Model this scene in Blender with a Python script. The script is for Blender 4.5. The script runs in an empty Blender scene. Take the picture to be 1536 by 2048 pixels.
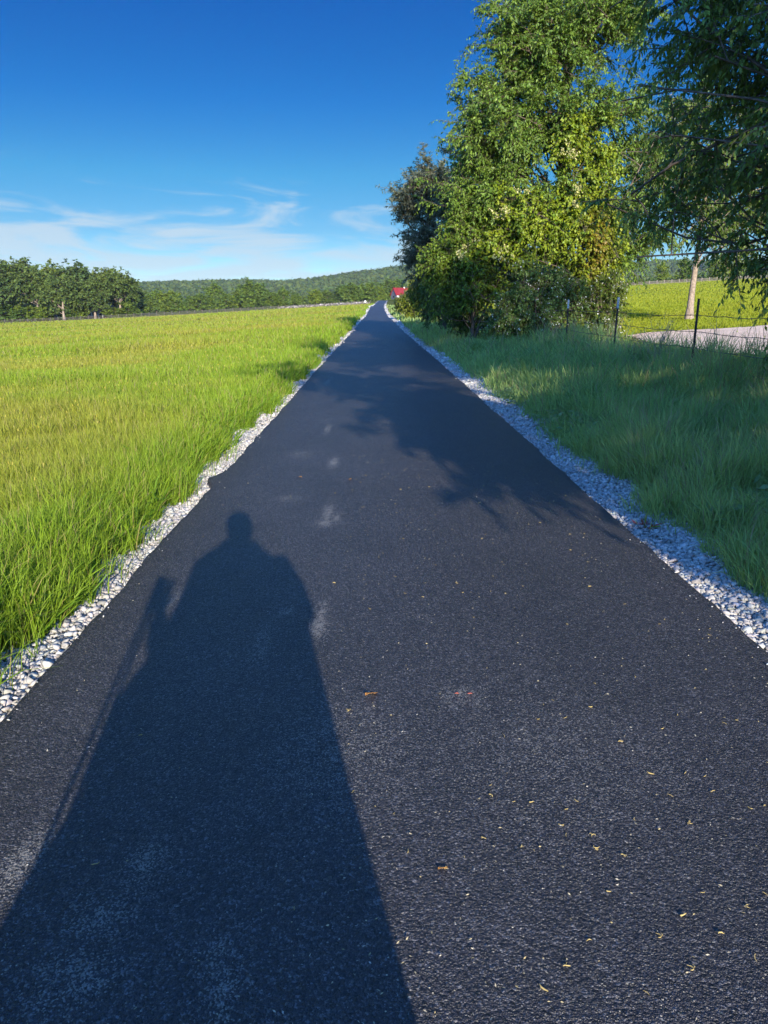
import bpy, bmesh, math, random
import numpy as np
from mathutils import Vector, Matrix

C = bpy.context.scene
R = math.radians

# ------------------------------------------------------------------ camera
FPX = 1538.0                                   # focal length in pixels of the 2048 px tall frame
cam = bpy.data.cameras.new('camera')
cam.sensor_fit = 'VERTICAL'
cam.sensor_height = 36.0
cam.lens = 36.0 * FPX / 2048.0
cam.clip_start = 0.02
cam.clip_end = 12000
cam_o = bpy.data.objects.new('camera', cam)
C.collection.objects.link(cam_o)
EYE = 1.5
cam_o.location = (0, 0, EYE)
cam_o.rotation_euler = (R(90 - 15.24), 0, R(-0.63))
C.camera = cam_o

# ------------------------------------------------------------------ sky, sun, exposure
SUN_EL = 17.0
SUN_DX = -0.183                                # a shadow drifts this much to the left per metre forward
SUN_AZ = math.atan2(-SUN_DX, -1.0)             # direction towards the sun, clockwise from +Y
w = bpy.data.worlds.new('World')
C.world = w
w.use_nodes = True
nt = w.node_tree
nt.nodes.clear()
N = nt.nodes.new
L = nt.links.new
out = N('ShaderNodeOutputWorld')
bg = N('ShaderNodeBackground')
bg.inputs['Strength'].default_value = 0.15
tc = N('ShaderNodeTexCoord')
sep = N('ShaderNodeSeparateXYZ')
L(tc.outputs['Generated'], sep.inputs[0])
zz = N('ShaderNodeMath'); zz.operation = 'MULTIPLY_ADD'
zz.inputs[1].default_value = 2.6; zz.inputs[2].default_value = 0.03
L(sep.outputs['Z'], zz.inputs[0])
zm = N('ShaderNodeMath'); zm.operation = 'MAXIMUM'; zm.inputs[1].default_value = 0.02
L(zz.outputs[0], zm.inputs[0])
cmb = N('ShaderNodeCombineXYZ')
L(sep.outputs['X'], cmb.inputs['X']); L(sep.outputs['Y'], cmb.inputs['Y']); L(zm.outputs[0], cmb.inputs['Z'])
nrm = N('ShaderNodeVectorMath'); nrm.operation = 'NORMALIZE'
L(cmb.outputs[0], nrm.inputs[0])
sky = N('ShaderNodeTexSky')
sky.sky_type = 'NISHITA'
sky.sun_disc = False
sky.sun_elevation = R(SUN_EL)
sky.sun_rotation = SUN_AZ
sky.air_density = 1.0; sky.dust_density = 0.3; sky.ozone_density = 3.0
L(nrm.outputs[0], sky.inputs['Vector'])
hsv = N('ShaderNodeHueSaturation')
hsv.inputs['Saturation'].default_value = 1.12
hsv.inputs['Hue'].default_value = 0.508
L(sky.outputs['Color'], hsv.inputs['Color'])
# thin cirrus low over the horizon: noise on the view direction, stretched sideways
mp = N('ShaderNodeMapping'); mp.vector_type = 'POINT'
mp.inputs['Scale'].default_value = (2.6, 2.6, 16.0)
mp.inputs['Rotation'].default_value = (0.0, R(5), 0.0)
L(tc.outputs['Generated'], mp.inputs['Vector'])
cn = N('ShaderNodeTexNoise'); cn.inputs['Scale'].default_value = 1.9; cn.inputs['Detail'].default_value = 9
cn.inputs['Roughness'].default_value = 0.58; cn.inputs['Distortion'].default_value = 0.9
L(mp.outputs[0], cn.inputs['Vector'])
zr = N('ShaderNodeMapRange'); zr.inputs['From Min'].default_value = 0.145; zr.inputs['From Max'].default_value = 0.045
zr.inputs['To Min'].default_value = -0.34; zr.inputs['To Max'].default_value = 0.22
L(sep.outputs['Z'], zr.inputs['Value'])
ad = N('ShaderNodeMath'); ad.operation = 'ADD'
ct = N('ShaderNodeMath'); ct.operation = 'MULTIPLY_ADD'; ct.inputs[1].default_value = 1.7; ct.inputs[2].default_value = -.35
L(cn.outputs['Fac'], ct.inputs[0])
L(ct.outputs[0], ad.inputs[0]); L(zr.outputs[0], ad.inputs[1])
# the cloud bank stands higher at the left than in the middle
lx = N('ShaderNodeMath'); lx.operation = 'MULTIPLY_ADD'; lx.inputs[1].default_value = -0.50; lx.inputs[2].default_value = -0.07
L(sep.outputs['X'], lx.inputs[0])
ad2 = N('ShaderNodeMath'); ad2.operation = 'ADD'
L(ad.outputs[0], ad2.inputs[0]); L(lx.outputs[0], ad2.inputs[1])
cr = N('ShaderNodeMapRange'); cr.interpolation_type = 'SMOOTHSTEP'
cr.inputs['From Min'].default_value = 0.38; cr.inputs['From Max'].default_value = 0.76
cr.inputs['To Min'].default_value = 0.0; cr.inputs['To Min'].default_value = 0.0; cr.inputs['To Max'].default_value = 0.8
L(ad2.outputs[0], cr.inputs['Value'])
cm = N('ShaderNodeMix'); cm.data_type = 'RGBA'
cm.inputs['B'].default_value = (.82, 1.02, 1.18, 1)
# deep blue of the sky away from the sun; the side towards the sun keeps its brightness
dr = N('ShaderNodeValToRGB')
de = dr.color_ramp.elements
de[0].position = 0.0; de[0].color = (.22, .255, .20, 1)
de[1].position = 1.0; de[1].color = (.70, .90, 1, 1)
for p_, c_ in ((.085, (.145, .222, .20)), (.146, (.090, .250, .240)), (.224, (.022, .200, .285)), (.317, (.003, .165, .30)), (.45, (.12, .34, .50)), (.70, (.5, .75, .95))):
    e_ = de.new(p_); e_.color = (*c_, 1)
L(sep.outputs['Z'], dr.inputs['Fac'])
dw = N('ShaderNodeMapRange'); dw.interpolation_type = 'SMOOTHSTEP'
dw.inputs['From Min'].default_value = -.35; dw.inputs['From Max'].default_value = .55
L(sep.outputs['Y'], dw.inputs['Value'])
dt = N('ShaderNodeMix'); dt.data_type = 'RGBA'
dt.inputs['A'].default_value = (.55, .88, 1.12, 1)
L(dw.outputs[0], dt.inputs['Factor']); L(dr.outputs['Color'], dt.inputs['B'])
dm = N('ShaderNodeMix'); dm.data_type = 'RGBA'; dm.blend_type = 'MULTIPLY'; dm.inputs['Factor'].default_value = 1
L(hsv.outputs[0], dm.inputs['A']); L(dt.outputs['Result'], dm.inputs['B'])
cl_ = N('ShaderNodeMapRange'); cl_.interpolation_type = 'SMOOTHSTEP'
cl_.inputs['From Min'].default_value = .17; cl_.inputs['From Max'].default_value = .12
L(sep.outputs['Z'], cl_.inputs['Value'])
cf = N('ShaderNodeMath'); cf.operation = 'MULTIPLY'
L(cr.outputs[0], cf.inputs[0]); L(cl_.outputs[0], cf.inputs[1])
L(cf.outputs[0], cm.inputs['Factor']); L(dm.outputs['Result'], cm.inputs['A'])
L(cm.outputs['Result'], bg.inputs['Color'])
L(bg.outputs[0], out.inputs['Surface'])

sun = bpy.data.lights.new('sun', 'SUN')
sun.energy = 2.2
sun.angle = R(0.5)
sun.color = (1.0, 0.90, 0.74)
sun_o = bpy.data.objects.new('sun', sun)
C.collection.objects.link(sun_o)
_h = math.cos(R(SUN_EL))
_d = Vector((SUN_DX, 1.0, 0)).normalized() * _h
_d.z = -math.sin(R(SUN_EL))
sun_o.rotation_euler = _d.to_track_quat('-Z', 'Y').to_euler()
sun_o.location = (5, -20, 12)

C.view_settings.view_transform = 'Standard'
C.view_settings.look = 'None'
C.view_settings.exposure = 2.25
C.view_settings.gamma = 1.0
C.cycles.max_bounces = 6
C.cycles.transparent_max_bounces = 4
C.cycles.use_denoising = True
try:
    C.cycles.denoiser = 'OPENIMAGEDENOISE'
except Exception:
    pass

# ------------------------------------------------------------------ helpers
def rng_(s): return np.random.default_rng(s)

def tag(o, label=None, cat=None, group=None, kind=None):
    if label: o['label'] = label
    if cat: o['category'] = cat
    if group: o['group'] = group
    if kind: o['kind'] = kind
    return o

def thing(name, label, cat, loc=(0, 0, 0), group=None, rz=0):
    o = bpy.data.objects.new(name, None)
    o.empty_display_size = 0.3
    C.collection.objects.link(o)
    o.location = loc; o.rotation_euler = (0, 0, rz)
    return tag(o, label, cat, group)

def link(name, me, parent=None, mat=None):
    o = bpy.data.objects.new(name, me)
    C.collection.objects.link(o)
    if mat is not None:
        me.materials.append(mat)
    if parent is not None:
        o.parent = parent
    return o

def mesh_np(name, V, F, tint=None, smooth=False, uv=None):
    """V (n,3); F list of (m,k) index arrays; tint (n,3) a colour per vertex"""
    me = bpy.data.meshes.new(name)
    V = np.asarray(V, dtype=np.float32)
    me.vertices.add(len(V))
    me.vertices.foreach_set('co', V.ravel())
    F = [np.asarray(f, dtype=np.int32) for f in F if len(f)]
    nl = sum(f.size for f in F)
    me.loops.add(nl)
    me.loops.foreach_set('vertex_index', np.concatenate([f.ravel() for f in F]))
    tot = np.concatenate([np.full(len(f), f.shape[1], dtype=np.int32) for f in F])
    st = np.concatenate([[0], np.cumsum(tot)[:-1]]).astype(np.int32)
    me.polygons.add(len(tot))
    me.polygons.foreach_set('loop_start', st)
    try:
        me.polygons.foreach_set('loop_total', tot)
    except Exception:
        pass
    if smooth:
        me.polygons.foreach_set('use_smooth', np.ones(len(tot), dtype=bool))
    if tint is not None:
        a = me.color_attributes.new('tint', 'FLOAT_COLOR', 'POINT')
        t = np.ones((len(V), 4), dtype=np.float32)
        t[:, :3] = tint
        a.data.foreach_set('color', t.ravel())
    me.update(calc_edges=True)
    return me

def join_parts(parts):
    """list of (V, [F...], tint) -> one"""
    Vs, Fs, Ts = [], [], []
    off = 0
    for V, F, T in parts:
        Vs.append(V); Ts.append(T)
        Fs += [np.asarray(f) + off for f in F]
        off += len(V)
    T = None if Ts[0] is None else np.concatenate(Ts)
    return np.concatenate(Vs), Fs, T

def unit(a):
    return a / np.maximum(np.linalg.norm(a, axis=-1, keepdims=True), 1e-9)

_pt = rng_(77).random((64, 64))
def vnoise(x, y):
    """smooth value noise 0..1"""
    x = np.asarray(x, float); y = np.asarray(y, float)
    xi = np.floor(x).astype(int); yi = np.floor(y).astype(int)
    fx = x - xi; fy = y - yi
    fx = fx * fx * (3 - 2 * fx); fy = fy * fy * (3 - 2 * fy)
    a = _pt[xi % 64, yi % 64]; b = _pt[(xi + 1) % 64, yi % 64]
    c = _pt[xi % 64, (yi + 1) % 64]; d = _pt[(xi + 1) % 64, (yi + 1) % 64]
    return (a * (1 - fx) + b * fx) * (1 - fy) + (c * (1 - fx) + d * fx) * fy

def fnoise(x, y, o=3):
    s = 0; a = .5; t = 0
    for k in range(o):
        s = s + a * vnoise(np.asarray(x) * 2 ** k + 17.3 * k, np.asarray(y) * 2 ** k + 5.1 * k)
        t += a; a *= .5
    return s / t

def sstep(a, b, x):
    t = np.clip((np.asarray(x, float) - a) / (b - a), 0, 1)
    return t * t * (3 - 2 * t)

# ------------------------------------------------------------------ materials
def mat_new(name):
    m = bpy.data.materials.new(name)
    m.use_nodes = True
    n = m.node_tree
    b = n.nodes['Principled BSDF']
    return m, n, b

def mat_plain(name, col, rough=0.6, metal=0.0, spec=0.4, noise=0.0, nscale=20.0, bump=0.0):
    m, n, b = mat_new(name)
    b.inputs['Base Color'].default_value = (*col, 1)
    b.inputs['Roughness'].default_value = rough
    b.inputs['Metallic'].default_value = metal
    b.inputs['Specular IOR Level'].default_value = spec
    if noise > 0 or bump > 0:
        t = n.nodes.new('ShaderNodeTexCoord')
        x = n.nodes.new('ShaderNodeTexNoise')
        x.inputs['Scale'].default_value = nscale; x.inputs['Detail'].default_value = 6
        n.links.new(t.outputs['Object'], x.inputs['Vector'])
        r = n.nodes.new('ShaderNodeValToRGB')
        r.color_ramp.elements[0].position = .3; r.color_ramp.elements[1].position = .7
        r.color_ramp.elements[0].color = (*[c * (1 - noise) for c in col], 1)
        r.color_ramp.elements[1].color = (*[min(1, c * (1 + noise)) for c in col], 1)
        n.links.new(x.outputs['Fac'], r.inputs['Fac'])
        n.links.new(r.outputs['Color'], b.inputs['Base Color'])
        if bump > 0:
            bp = n.nodes.new('ShaderNodeBump'); bp.inputs['Strength'].default_value = bump
            bp.inputs['Distance'].default_value = 0.02
            n.links.new(x.outputs['Fac'], bp.inputs['Height'])
            n.links.new(bp.outputs[0], b.inputs['Normal'])
    return m

def mat_tint(name, rough=0.55, trans=0.3, spec=0.35, sat=1.0, tcol=(1.15, 1.15, 0.6)):
    """foliage: colour from the mesh's own 'tint', some light passes through"""
    m, n, b = mat_new(name)
    a = n.nodes.new('ShaderNodeAttribute'); a.attribute_name = 'tint'
    b.inputs['Roughness'].default_value = rough
    b.inputs['Specular IOR Level'].default_value = spec
    n.links.new(a.outputs['Color'], b.inputs['Base Color'])
    if trans > 0:
        t = n.nodes.new('ShaderNodeBsdfTranslucent')
        mu = n.nodes.new('ShaderNodeMix'); mu.data_type = 'RGBA'; mu.blend_type = 'MULTIPLY'
        mu.inputs['Factor'].default_value = 1.0
        mu.inputs['B'].default_value = (*tcol, 1)
        n.links.new(a.outputs['Color'], mu.inputs['A'])
        n.links.new(mu.outputs['Result'], t.inputs['Color'])
        mx = n.nodes.new('ShaderNodeMixShader'); mx.inputs['Fac'].default_value = trans
        o = n.nodes['Material Output']
        n.links.new(b.outputs[0], mx.inputs[1]); n.links.new(t.outputs[0], mx.inputs[2])
        n.links.new(mx.outputs[0], o.inputs['Surface'])
    return m

def mat_asphalt():
    m, n, b = mat_new('asphalt')
    nn = n.nodes.new; ll = n.links.new
    def math_(op, a_, b_=None, c_=None):
        q = nn('ShaderNodeMath'); q.operation = op
        for i, v_ in enumerate((a_, b_, c_)):
            if v_ is None: continue
            if isinstance(v_, (int, float)): q.inputs[i].default_value = v_
            else: ll(v_, q.inputs[i])
        return q.outputs[0]
    t = nn('ShaderNodeTexCoord')
    warp = nn('ShaderNodeTexNoise'); warp.inputs['Scale'].default_value = 60; warp.inputs['Detail'].default_value = 3
    ll(t.outputs['Object'], warp.inputs['Vector'])
    wv = nn('ShaderNodeMix'); wv.data_type = 'VECTOR'; wv.inputs['Factor'].default_value = .006
    ll(t.outputs['Object'], wv.inputs['A']); ll(warp.outputs['Color'], wv.inputs['B'])
    def vor(scale):
        v = nn('ShaderNodeTexVoronoi'); v.inputs['Scale'].default_value = scale; v.inputs['Randomness'].default_value = 1
        ll(wv.outputs['Result'], v.inputs['Vector'])
        sc = nn('ShaderNodeSeparateColor'); ll(v.outputs['Color'], sc.inputs[0])
        return v.outputs['Distance'], sc.outputs
    dA, cA = vor(105)            # the larger chips
    dB, cB = vor(230)            # fines between them
    dC, cC = vor(420)
    lo = nn('ShaderNodeTexNoise'); lo.inputs['Scale'].default_value = .9; lo.inputs['Detail'].default_value = 6; lo.inputs['Roughness'].default_value = .65
    ll(t.outputs['Object'], lo.inputs['Vector'])
    # binder-coated stone: near black, each chip a little different
    mixc = math_('MULTIPLY_ADD', cB[0], .5, math_('MULTIPLY', cA[0], .5))
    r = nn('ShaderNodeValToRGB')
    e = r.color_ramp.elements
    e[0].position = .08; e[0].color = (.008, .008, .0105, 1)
    e[1].position = .90; e[1].color = (.15, .143, .148, 1)  # pale end paints small glints as brighter chips
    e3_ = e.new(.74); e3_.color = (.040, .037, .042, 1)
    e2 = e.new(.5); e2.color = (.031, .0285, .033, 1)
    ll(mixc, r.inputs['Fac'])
    lr = nn('ShaderNodeMapRange'); lr.inputs['From Min'].default_value = .3; lr.inputs['From Max'].default_value = .7
    lr.inputs['To Min'].default_value = .78; lr.inputs['To Max'].default_value = 1.28
    ll(lo.outputs['Fac'], lr.inputs['Value'])
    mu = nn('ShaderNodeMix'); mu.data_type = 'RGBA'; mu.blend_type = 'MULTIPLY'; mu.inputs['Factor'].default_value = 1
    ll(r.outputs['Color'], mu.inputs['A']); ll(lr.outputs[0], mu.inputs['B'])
    # glints painted as pale chips, and dust that sits on single chips where the scuff mask allows it
    at = nn('ShaderNodeAttribute'); at.attribute_name = 'tint'
    sa = nn('ShaderNodeSeparateColor'); ll(at.outputs['Color'], sa.inputs[0])
    dn = nn('ShaderNodeTexNoise'); dn.inputs['Scale'].default_value = 16; dn.inputs['Detail'].default_value = 5; dn.inputs['Roughness'].default_value = .7
    ll(t.outputs['Object'], dn.inputs['Vector'])
    dmask = math_('MULTIPLY', sa.outputs[0], math_('MULTIPLY_ADD', dn.outputs['Fac'], 2.2, -.55))
    mm = nn('ShaderNodeMapRange'); mm.inputs['From Min'].default_value = -.10; mm.inputs['From Max'].default_value = .10
    ll(math_('SUBTRACT', math_('MULTIPLY', dmask, 1.45), cB[1]), mm.inputs['Value'])
    glint = math_('GREATER_THAN', cB[2], .9955)
    fac = math_('MINIMUM', math_('MULTIPLY_ADD', mm.outputs[0], .62, math_('MULTIPLY', glint, .8)), .8)
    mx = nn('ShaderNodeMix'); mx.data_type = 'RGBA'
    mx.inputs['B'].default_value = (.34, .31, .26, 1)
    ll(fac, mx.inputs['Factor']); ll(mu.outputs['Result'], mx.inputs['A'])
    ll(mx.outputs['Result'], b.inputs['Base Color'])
    rr = nn('ShaderNodeMapRange'); rr.inputs['To Min'].default_value = .32; rr.inputs['To Max'].default_value = .62
    ll(cB[2], rr.inputs['Value']); ll(rr.outputs[0], b.inputs['Roughness'])
    b.inputs['Specular IOR Level'].default_value = .5
    # relief: chips stand at different heights, fines between
    h1 = math_('MULTIPLY_ADD', cA[1], .55, math_('MULTIPLY', dA, -.8))
    h2 = math_('MULTIPLY_ADD', cB[0], .45, math_('MULTIPLY_ADD', dB, -.5, h1))
    h3 = math_('MULTIPLY_ADD', cC[1], .22, h2)
    bp = nn('ShaderNodeBump'); bp.inputs['Strength'].default_value = 1.0; bp.inputs['Distance'].default_value = .010
    ll(h3, bp.inputs['Height']); ll(bp.outputs[0], b.inputs['Normal'])
    return m

def mat_stone():
    m, n, b = mat_new('crushed_limestone')
    a = n.nodes.new('ShaderNodeAttribute'); a.attribute_name = 'tint'
    t = n.nodes.new('ShaderNodeTexCoord')
    x = n.nodes.new('ShaderNodeTexNoise'); x.inputs['Scale'].default_value = 70; x.inputs['Detail'].default_value = 5
    n.links.new(t.outputs['Object'], x.inputs['Vector'])
    r = n.nodes.new('ShaderNodeMapRange'); r.inputs['From Min'].default_value = .3; r.inputs['From Max'].default_value = .7
    r.inputs['To Min'].default_value = .78; r.inputs['To Max'].default_value = 1.12
    n.links.new(x.outputs['Fac'], r.inputs['Value'])
    mu = n.nodes.new('ShaderNodeMix'); mu.data_type = 'RGBA'; mu.blend_type = 'MULTIPLY'; mu.inputs['Factor'].default_value = 1
    n.links.new(a.outputs['Color'], mu.inputs['A']); n.links.new(r.outputs[0], mu.inputs['B'])
    n.links.new(mu.outputs['Result'], b.inputs['Base Color'])
    b.inputs['Roughness'].default_value = .85
    bp = n.nodes.new('ShaderNodeBump'); bp.inputs['Strength'].default_value = .4; bp.inputs['Distance'].default_value = .006
    n.links.new(x.outputs['Fac'], bp.inputs['Height']); n.links.new(bp.outputs[0], b.inputs['Normal'])
    return m

def mat_gravel(name, dark, light, scale, bump=.8):
    m, n, b = mat_new(name)
    t = n.nodes.new('ShaderNodeTexCoord')
    v = n.nodes.new('ShaderNodeTexVoronoi'); v.inputs['Scale'].default_value = scale
    n.links.new(t.outputs['Object'], v.inputs['Vector'])
    x = n.nodes.new('ShaderNodeTexNoise'); x.inputs['Scale'].default_value = .8; x.inputs['Detail'].default_value = 6
    n.links.new(t.outputs['Object'], x.inputs['Vector'])
    s = n.nodes.new('ShaderNodeSeparateColor'); n.links.new(v.outputs['Color'], s.inputs[0])
    q = n.nodes.new('ShaderNodeMath'); q.operation = 'MULTIPLY_ADD'; q.inputs[1].default_value = .55
    n.links.new(s.outputs[0], q.inputs[0])
    q2 = n.nodes.new('ShaderNodeMath'); q2.operation = 'MULTIPLY'; q2.inputs[1].default_value = .7
    n.links.new(x.outputs['Fac'], q2.inputs[0]); n.links.new(q2.outputs[0], q.inputs[2])
    r = n.nodes.new('ShaderNodeValToRGB')
    r.color_ramp.elements[0].position = .2; r.color_ramp.elements[1].position = .85
    r.color_ramp.elements[0].color = (*dark, 1); r.color_ramp.elements[1].color = (*light, 1)
    n.links.new(q.outputs[0], r.inputs['Fac']); n.links.new(r.outputs['Color'], b.inputs['Base Color'])
    b.inputs['Roughness'].default_value = .9
    bp = n.nodes.new('ShaderNodeBump'); bp.inputs['Strength'].default_value = bump; bp.inputs['Distance'].default_value = .02
    n.links.new(s.outputs[1], bp.inputs['Height']); n.links.new(bp.outputs[0], b.inputs['Normal'])
    return m

def mat_field():
    """meadow ground below and beyond the blades"""
    m, n, b = mat_new('meadow_ground')
    t = n.nodes.new('ShaderNodeTexCoord')
    x = n.nodes.new('ShaderNodeTexNoise'); x.inputs['Scale'].default_value = .06; x.inputs['Detail'].default_value = 8
    x.inputs['Roughness'].default_value = .6
    y = n.nodes.new('ShaderNodeTexNoise'); y.inputs['Scale'].default_value = 3.0; y.inputs['Detail'].default_value = 8
    y.inputs['Roughness'].default_value = .7
    n.links.new(t.outputs['Object'], x.inputs['Vector']); n.links.new(t.outputs['Object'], y.inputs['Vector'])
    r = n.nodes.new('ShaderNodeValToRGB')
    r.color_ramp.elements[0].position = .32; r.color_ramp.elements[1].position = .68
    r.color_ramp.elements[0].color = (.062, .085, .010, 1); r.color_ramp.elements[1].color = (.115, .115, .017, 1)
    n.links.new(x.outputs['Fac'], r.inputs['Fac'])
    r2 = n.nodes.new('ShaderNodeMapRange'); r2.inputs['From Min'].default_value = .3; r2.inputs['From Max'].default_value = .7
    r2.inputs['To Min'].default_value = .6; r2.inputs['To Max'].default_value = 1.3
    n.links.new(y.outputs['Fac'], r2.inputs['Value'])
    mu = n.nodes.new('ShaderNodeMix'); mu.data_type = 'RGBA'; mu.blend_type = 'MULTIPLY'; mu.inputs['Factor'].default_value = 1
    n.links.new(r.outputs['Color'], mu.inputs['A']); n.links.new(r2.outputs[0], mu.inputs['B'])
    n.links.new(mu.outputs['Result'], b.inputs['Base Color'])
    b.inputs['Roughness'].default_value = 1.0; b.inputs['Specular IOR Level'].default_value = .1
    bp = n.nodes.new('ShaderNodeBump'); bp.inputs['Strength'].default_value = .9; bp.inputs['Distance'].default_value = .15
    n.links.new(y.outputs['Fac'], bp.inputs['Height']); n.links.new(bp.outputs[0], b.inputs['Normal'])
    return m

M = {}
M['leaf'] = mat_tint('leaf', .5, .30, .4)
M['grass'] = mat_tint('grass', .6, .40, .25)
M['petal'] = mat_tint('petal', .7, .25, .2, tcol=(1, 1, 1))
M['bark'] = mat_plain('bark', (.115, .09, .068), .95, noise=.45, nscale=14, bump=.9, spec=.1)
M['pale_bark'] = mat_plain('pale_bark', (.26, .205, .16), .95, noise=.4, nscale=9, bump=.8, spec=.1)
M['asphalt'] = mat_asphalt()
M['stone'] = mat_stone()
M['shoulder'] = mat_gravel('shoulder_gravel', (.13, .12, .105), (.36, .34, .31), 60)
M['drive'] = mat_gravel('drive_gravel', (.60, .385, .25), (.90, .65, .45), 22)
M['field'] = mat_field()
M['far_leaf'] = mat_tint('far_leaf', .8, .12, .1)
M['steel_post'] = mat_plain('steel_post', (.030, .022, .018), .7, spec=.3, noise=.5, nscale=30)
M['post_paint'] = mat_plain('post_paint', (.40, .40, .38), .6, noise=.2, nscale=40)
M['wire'] = mat_plain('wire', (.10, .085, .075), .55, metal=.6)
M['board'] = mat_plain('board', (.085, .075, .062), .9, noise=.4, nscale=3)
M['board_pale'] = mat_plain('board_pale', (.22, .18, .145), .9, noise=.3, nscale=3)
M['red_metal'] = mat_plain('red_metal', (.20, .012, .013), .6, noise=.12, nscale=2)
M['shaded_wall'] = mat_plain('shaded_wall', (.11, .115, .135), .8, noise=.15, nscale=2)  # shade of the barn gable is put into this grey
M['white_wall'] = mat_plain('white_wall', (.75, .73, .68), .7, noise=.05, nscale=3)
M['dark_glass'] = mat_plain('dark_glass', (.02, .022, .028), .15, spec=.6)
M['wood_wall'] = mat_plain('wood_wall', (.16, .10, .07), .85, noise=.3, nscale=2)
M['shingle'] = mat_plain('shingle', (.07, .075, .085), .9, noise=.3, nscale=4)
M['rock'] = mat_plain('rock', (.40, .36, .31), .9, noise=.35, nscale=2, bump=.5)

# ------------------------------------------------------------------ ground shape
_by = np.array([-400, -20, 0, 25, 50, 71, 95, 115, 131, 146, 165, 186, 200, 225, 250, 285, 320, 400, 500, 700, 1000, 6000], float)
_bz = np.array([0, 0, 0, -.08, -.22, -.15, -.28, -.32, -.15, .06, .36, .64, .62, .62, .95, 1.5, 2.15, 2.7, 2.6, 1.5, 0, 0], float)
_gy = np.arange(-400, 6000, 1.0)
_gz = np.interp(_gy, _by, _bz)
_k = np.hanning(13); _k /= _k.sum()
_gz = np.convolve(np.pad(_gz, 6, mode='edge'), _k, 'valid')
def base_z(y): return np.interp(y, _gy, _gz)
_cy = np.array([-400, 100, 150, 186, 230, 270, 320, 360, 420], float)
_cx = np.array([0.17, .17, .30, .48, 1.1, 1.8, 2.9, 4.2, 7.0], float)
_gc = np.convolve(np.pad(np.interp(_gy, _cy, _cx), 15, mode='edge'), np.hanning(31) / np.hanning(31).sum(), 'valid')
def road_cx(y): return np.interp(y, _gy, _gc)
RL, RR = -1.57, 1.573                           # road edges relative to its middle line

def ground_z(x, y, road=True):
    x = np.asarray(x, float); y = np.asarray(y, float)
    u = x - road_cx(y)
    far = 1 - .75 * sstep(420, 900, y)
    tr = 15 * np.tanh(.070 * np.maximum(0, u - 2.6) / 15)
    tl = -10.5 * np.tanh(.058 * np.maximum(0, -u - 2.1) / 10.5)
    z = base_z(y) + (tr + tl) * far
    z = z + (fnoise(x * .13, y * .13) - .5) * .16 * sstep(2.6, 8, np.abs(u)) * (1 - sstep(200, 400, y))
    if road:
        inn = sstep(-2.15, -1.75, u) * (1 - sstep(1.85, 2.6, u))
        z = z - .085 * inn
    return z

def P(px, py, d):
    """point seen at photo pixel px,py, d metres ahead (used to find real positions)"""
    u = (py - 605) / FPX * .9648
    D = u * d * .9648 / (1 - u * .2629)
    return ((px - 751) * (d * .9648 + D * .2629) / FPX, d, EYE - D)

def grid_axis(parts):
    return np.unique(np.round(np.concatenate(parts), 4))

gx = grid_axis([np.arange(-3.2, 4.2, .1), -np.geomspace(3.2, 2800, 84), np.geomspace(4.2, 2800, 84)])
gy = grid_axis([np.arange(-12, 40, .5), np.arange(40, 340, 2.0), -np.geomspace(12, 400, 14), np.geomspace(340, 3000, 40)])
GX, GY = np.meshgrid(gx, gy)
V = np.stack([GX.ravel(), GY.ravel(), ground_z(GX, GY).ravel()], 1)
nx, ny = len(gx), len(gy)
ii = (np.arange(ny - 1)[:, None] * nx + np.arange(nx - 1)[None, :]).ravel()
Fq = np.stack([ii, ii + 1, ii + nx + 1, ii + nx], 1)
tag(link('ground', mesh_np('ground', V, [Fq], smooth=True), mat=M['field']), kind='structure')

# ------------------------------------------------------------------ the asphalt path
ry = grid_axis([np.arange(-6, 16, .04), np.arange(16, 40, .15), np.arange(40, 345, 1.0)])
def edge_wob(y, s):
    return (fnoise(y * 1.3 + s, 3.3 + s, 3) - .5) * .055 + (fnoise(y * 6 + s, 9.3 + s, 3) - .5) * .035
el = RL + edge_wob(ry, 1.0); er = RR + edge_wob(ry, 40.0)
el = el - .11 * np.exp(-((ry - 6.75) / .17) ** 2) * (.4 + fnoise(ry * 17, 2.))           # a spilled lip of asphalt on the left shoulder
nr = len(ry); nc = 96
cols = []
for k in range(nc):
    f = k / (nc - 1)
    cols.append(el * (1 - f) + er * f)
U = np.stack(cols, 1)
cx = road_cx(ry)[:, None]
X = U + cx; Y = np.repeat(ry[:, None], nc, 1)
crown = .018 * (1 - (U / 1.57) ** 2)
Zr = base_z(ry)[:, None] + crown + .004 * (fnoise(X * 1.2, Y * 1.2) - .5)
top = np.stack([X, Y, Zr], 2)
lefts = np.stack([X[:, 0] - .035, ry, Zr[:, 0] - .085], 1)
rights = np.stack([X[:, -1] + .035, ry, Zr[:, -1] - .085], 1)
top = np.concatenate([lefts[:, None], top, rights[:, None]], 1)
nc2 = nc + 2
V = top.reshape(-1, 3)
ii = (np.arange(nr - 1)[:, None] * nc2 + np.arange(nc2 - 1)[None, :]).ravel()
Fq = np.stack([ii, ii + 1, ii + nc2 + 1, ii + nc2], 1)
def gp(px, py):
    """ground point on the level path seen at photo pixel"""
    zc = FPX * EYE / (.9648 * (py - 605)); Z = (zc - EYE * .2629) / .9648
    return (px - 751) * zc / FPX, Z
dust = np.zeros(len(V))
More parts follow.
